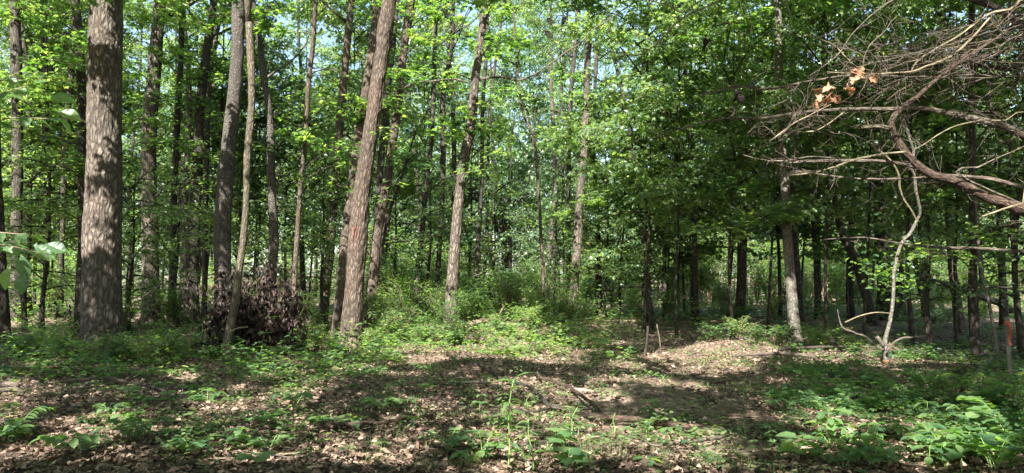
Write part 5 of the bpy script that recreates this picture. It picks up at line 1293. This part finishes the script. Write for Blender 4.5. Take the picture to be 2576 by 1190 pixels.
for Sb in pile_br:
    g = Geo(); tube(g, Sb-base, np.linspace(.014, .003, len(Sb)), 5); part('branch', g.mesh('branch', [M['red_wood']]), root)
for (u0, v0, u1, v1) in [(480, 880, 470, 710), (500, 885, 500, 715), (400, 870, 385, 745), (350, 860, 362, 790), (170, 830, 177, 745), (460, 885, 400, 800), (540, 888, 440, 830), (520, 885, 470, 790), (590, 885, 500, 790), (560, 880, 430, 850)]:
    a = pix(u0, v0, Db+jit(-.3, .6)); b = pix(u1, v1, Db+jit(-.6, .6)); m_ = (a+b)/2+R_.normal(0, .12, 3)
    part('branch', limb_geo(np.array([[*a, .016], [*m_, .009], [*b, .004]]), n=12, seg=5, off=base).mesh('branch', [M['dead_wood']]), root)
for pts_ in ([(700,330,7),(730,300,7),(780,270,6),(800,240,4)], [(1050,370,6),(1080,330,7),(1110,295,7),(1160,278,5)], [(1145,600,4),(1130,540,7),(1145,495,8),(1180,470,8),(1235,462,6)], [(1140,560,6),(1170,600,8),(1215,660,8),(1260,700,6)]):
    part('branch', limb_geo(trace(Z4, pts_, 13.6), off=base, seg=6).mesh('branch', [M['pale_twig']]), root)

# ------------------------------------------------------------------ fallen branches and log
def fallen(conv, pts, label, mat='dead_wood', name='fallen_branch', sc=1.0, lift=.02, extra=()):
    def build(pp):
        out = []
        for (a, b, w) in pp:
            u, v = conv(a, b) if conv else (a, b); p_ = gpix(u, v)
            r = w*({ZG: .2785}.get(conv, .5051 if conv else 1))*.62*p_[1]/F*sc
            out.append([p_[0], p_[1], float(gh(p_[0], p_[1]))+r*.8+lift+.035, r])
        return np.array(out)
    P4 = build(pts); o_ = P4[0, :3].copy(); o_[2] = float(gh(o_[0], o_[1]))
    root = thing(name, label, name.replace('_', ' '), o_, 'fallen wood on the clearing floor')
    part('bough', limb_geo(P4, off=o_, seg=10, rough=.15, wob=.004).mesh('bough', [M[mat]]), root)
    for e in extra: part('side_branch', limb_geo(build(e), off=o_, seg=6, wob=.004).mesh('side_branch', [M[mat]]), root)
    return root
fallen(ZG, [(980,730,34),(1100,752,46),(1300,772,46),(1430,785,50),(1560,805,52),(1700,825,52),(1850,845,46),(1930,850,30)], 'thickest fallen log lying half in sun in front of the path', 'red_wood', 'fallen_log', 1.0)
fallen(ZG, [(0,240,16),(100,300,18),(200,370,20),(330,420,22),(440,450,24),(540,530,26),(650,640,30),(760,650,28),(900,680,24),(1000,740,18)], 'long dark forked branch lying across the middle of the floor', 'dark_bark', extra=[[(650,650,24),(580,680,22),(500,695,20),(400,690,22),(260,655,20),(130,640,16)], [(640,650,22),(800,665,20),(950,662,16),(1040,655,10)]])
fallen(ZG, [(480,250,12),(520,300,14),(560,390,22),(640,410,22),(700,440,20),(780,465,20),(850,500,22),(920,560,24),(1000,620,26),(1060,665,26),(1100,710,24)], 'bent branch with a kinked upper end behind the long dark one', 'red_wood', extra=[[(560,395,14),(520,410,10)]], lift=.05)
fallen(ZG, [(395,640,8),(420,670,10),(520,715,10),(640,752,8)], 'thin pale stick before the forked branch', 'pale_twig')
fallen(None, [(790,1090,9),(850,1088,10),(920,1084,9),(970,1078,6),(1090,1060,5)], 'straight brown branch on sunny ground left of centre', 'red_wood')
fallen(None, [(120,976,4),(200,970,6),(268,963,6),(310,972,6),(354,978,5),(400,992,5),(440,1008,3)], 'pale arched branch lying in front of the thickest oak', 'dead_wood')
fallen(None, [(-20,984,10),(20,982,12),(45,985,9)], 'short thick stick cut by the left edge', 'dead_wood')
fallen(None, [(-20,998,8),(30,994,10),(60,1000,7)], 'lower short stick beside the left edge', 'dead_wood')
fallen(None, [(1620,1125,4),(1650,1140,5),(1740,1130,7),(1800,1120,7),(1850,1110,5)], 'dark curved stick at the bottom right of the bright soil', 'dead_wood')
fallen(None, [(1300,1140,7),(1340,1136,8),(1400,1132,6)], 'short thick stick right of the tall herbs', 'dark_bark')
fallen(None, [(1130,980,5),(1190,975,6),(1250,985,6),(1300,1000,5)], 'crooked stick in shade behind the tall herbs', 'dead_wood')
fallen(None, [(1850,905,5),(1930,900,7),(2010,903,7),(2060,912,5)], 'long thin stick before the grey speckled trunk', 'dead_wood')
fallen(None, [(1960,890,6),(2040,884,6),(2150,880,4)], 'stick lying between speckled trunk and cut sapling', 'dead_wood')
fallen(None, [(2230,1010,4),(2280,990,6),(2330,975,4)], 'short stick in dark litter at right', 'dead_wood')
fallen(None, [(2455,975,6),(2462,950,8),(2480,925,7),(2500,910,4)], 'grey bent stick leaning before the trunk by the stake', 'pale_twig')
fallen(Z6, [(1180,220,30),(1270,240,30),(1350,258,32),(1430,290,32),(1510,320,30),(1600,350,28),(1700,440,26)], 'dark fallen trunk propped slantwise behind the stake', 'dark_bark', 'leaning_log') if False else None
root_l = thing('leaning_log', 'dark fallen trunk propped slantwise behind the orange flagged stake', 'log', pix(2640, 840, 24)*[1, 1, 0], 'fallen wood on the clearing floor')
ol = np.array(root_l.location)
part('bough', limb_geo(trace(Z6, [(1160,215,20),(1270,240,28),(1350,262,30),(1430,290,32),(1510,320,34),(1600,355,34),(1700,430,34),(1830,500,36)], 24), off=ol, seg=12).mesh('bough', [M['dark_bark']]), root_l)
part('side_branch', limb_geo(trace(Z6, [(1500,318,12),(1430,350,10),(1380,390,6)], 24), off=ol, seg=6).mesh('side_branch', [M['dark_bark']]), root_l)
STK = []
for q in range(6):
    r = np.random.default_rng(500+q); L = .35+.12*q; k = 9; t = np.linspace(-.5, .5, k)
    C = np.stack([t*L, np.cumsum(r.normal(0, .02, k)), .012+np.abs(np.cumsum(r.normal(0, .006, k)))], 1); g = Geo(); tube(g, C, np.linspace(.009, .003, k), 5)
    e = C[5]+np.array([.1, .09*(-1)**q, .01]); tube(g, np.array([C[5], e]), [.004, .002], 4); STK.append(g.mesh('fallen_stick', [M[['dead_wood', 'red_wood', 'pale_twig'][q % 3]]]))
stk = []
for q in range(90):
    v = 880+300*R_.random()**.8; u = jit(-20, 2600); p_ = gpix(u, v)
    o = thing('fallen_stick', '', 'stick', (p_[0], p_[1], float(gh(p_[0], p_[1]))+.01), 'loose sticks in the litter', me=STK[q % 6], rz=jit(0, 6.28))
    s_ = jit(.6, 1.5); o.scale = (s_, s_, s_); stk.append((u, p_[1], o, ['short brown stick', 'dark reddish stick', 'pale dry stick'][q % 3]))
label_placed(stk)
# pale chunk of split wood
p_ = gpix(1470, 992)
root = thing('wood_chunk', 'pale splintered chunk of wood lying in shade among branches', 'wood chunk', (p_[0], p_[1], float(gh(p_[0], p_[1]))), None)
part('splinter', limb_geo(np.array([[-.14, 0, .06, .02], [-.06, 0, .05, .035], [.05, .02, .03, .03], [.16, .03, .02, .012]]), n=10, seg=6, rough=.35).mesh('splinter', [M['stone']]), root)
part('splinter', limb_geo(np.array([[-.13, 0, .05, .018], [-.15, 0, .11, .006]]), n=4, seg=5).mesh('splinter', [M['stone']]), root)
# dry stalks
for (pts_, lab, mat) in (([(1663,895,4),(1660,860,4),(1652,815,3)], 'bare pale stalk standing upright right of centre', 'dead_wood'), ([(1622,895,9),(1626,870,7),(1630,820,5)], 'charred dark stalk beside the leafy upright stalks', 'dark_bark'),
                         ([(1600,885,4),(1590,840,3),(1578,800,3)], 'yellowish leafless stalk left of the charred one', 'pale_twig'), ([(1250,805,5),(1262,780,5),(1272,768,4)], 'pale bent stick poking up from the sunlit mound', 'pale_twig')):
    P4 = []; g0 = gpix(*pts_[0][:2])
    for (u, v, w) in pts_: P4.append([*pix(u, v, g0[1]), w*.5*g0[1]/F])
    P4 = np.array(P4); P4[0, 2] = gh(g0[0], g0[1])-.03; o_ = np.array([g0[0], g0[1], float(gh(g0[0], g0[1]))])
    r_ = thing('dry_stalk', lab, 'stalk', o_, 'dry stalks standing in the clearing'); part('stem', limb_geo(P4, off=o_, n=8, seg=5).mesh('stem', [M[mat]]), r_)
plant(1585, 892, .55, 'herb', 'lance', .09, 'upright leafy stalks beside the charred stalk', 0, 'tall_herb')
plant(1608, 890, .45, 'herb', 'lance', .08, 'shorter leafy stalk touching the charred stalk', .2, 'tall_herb')
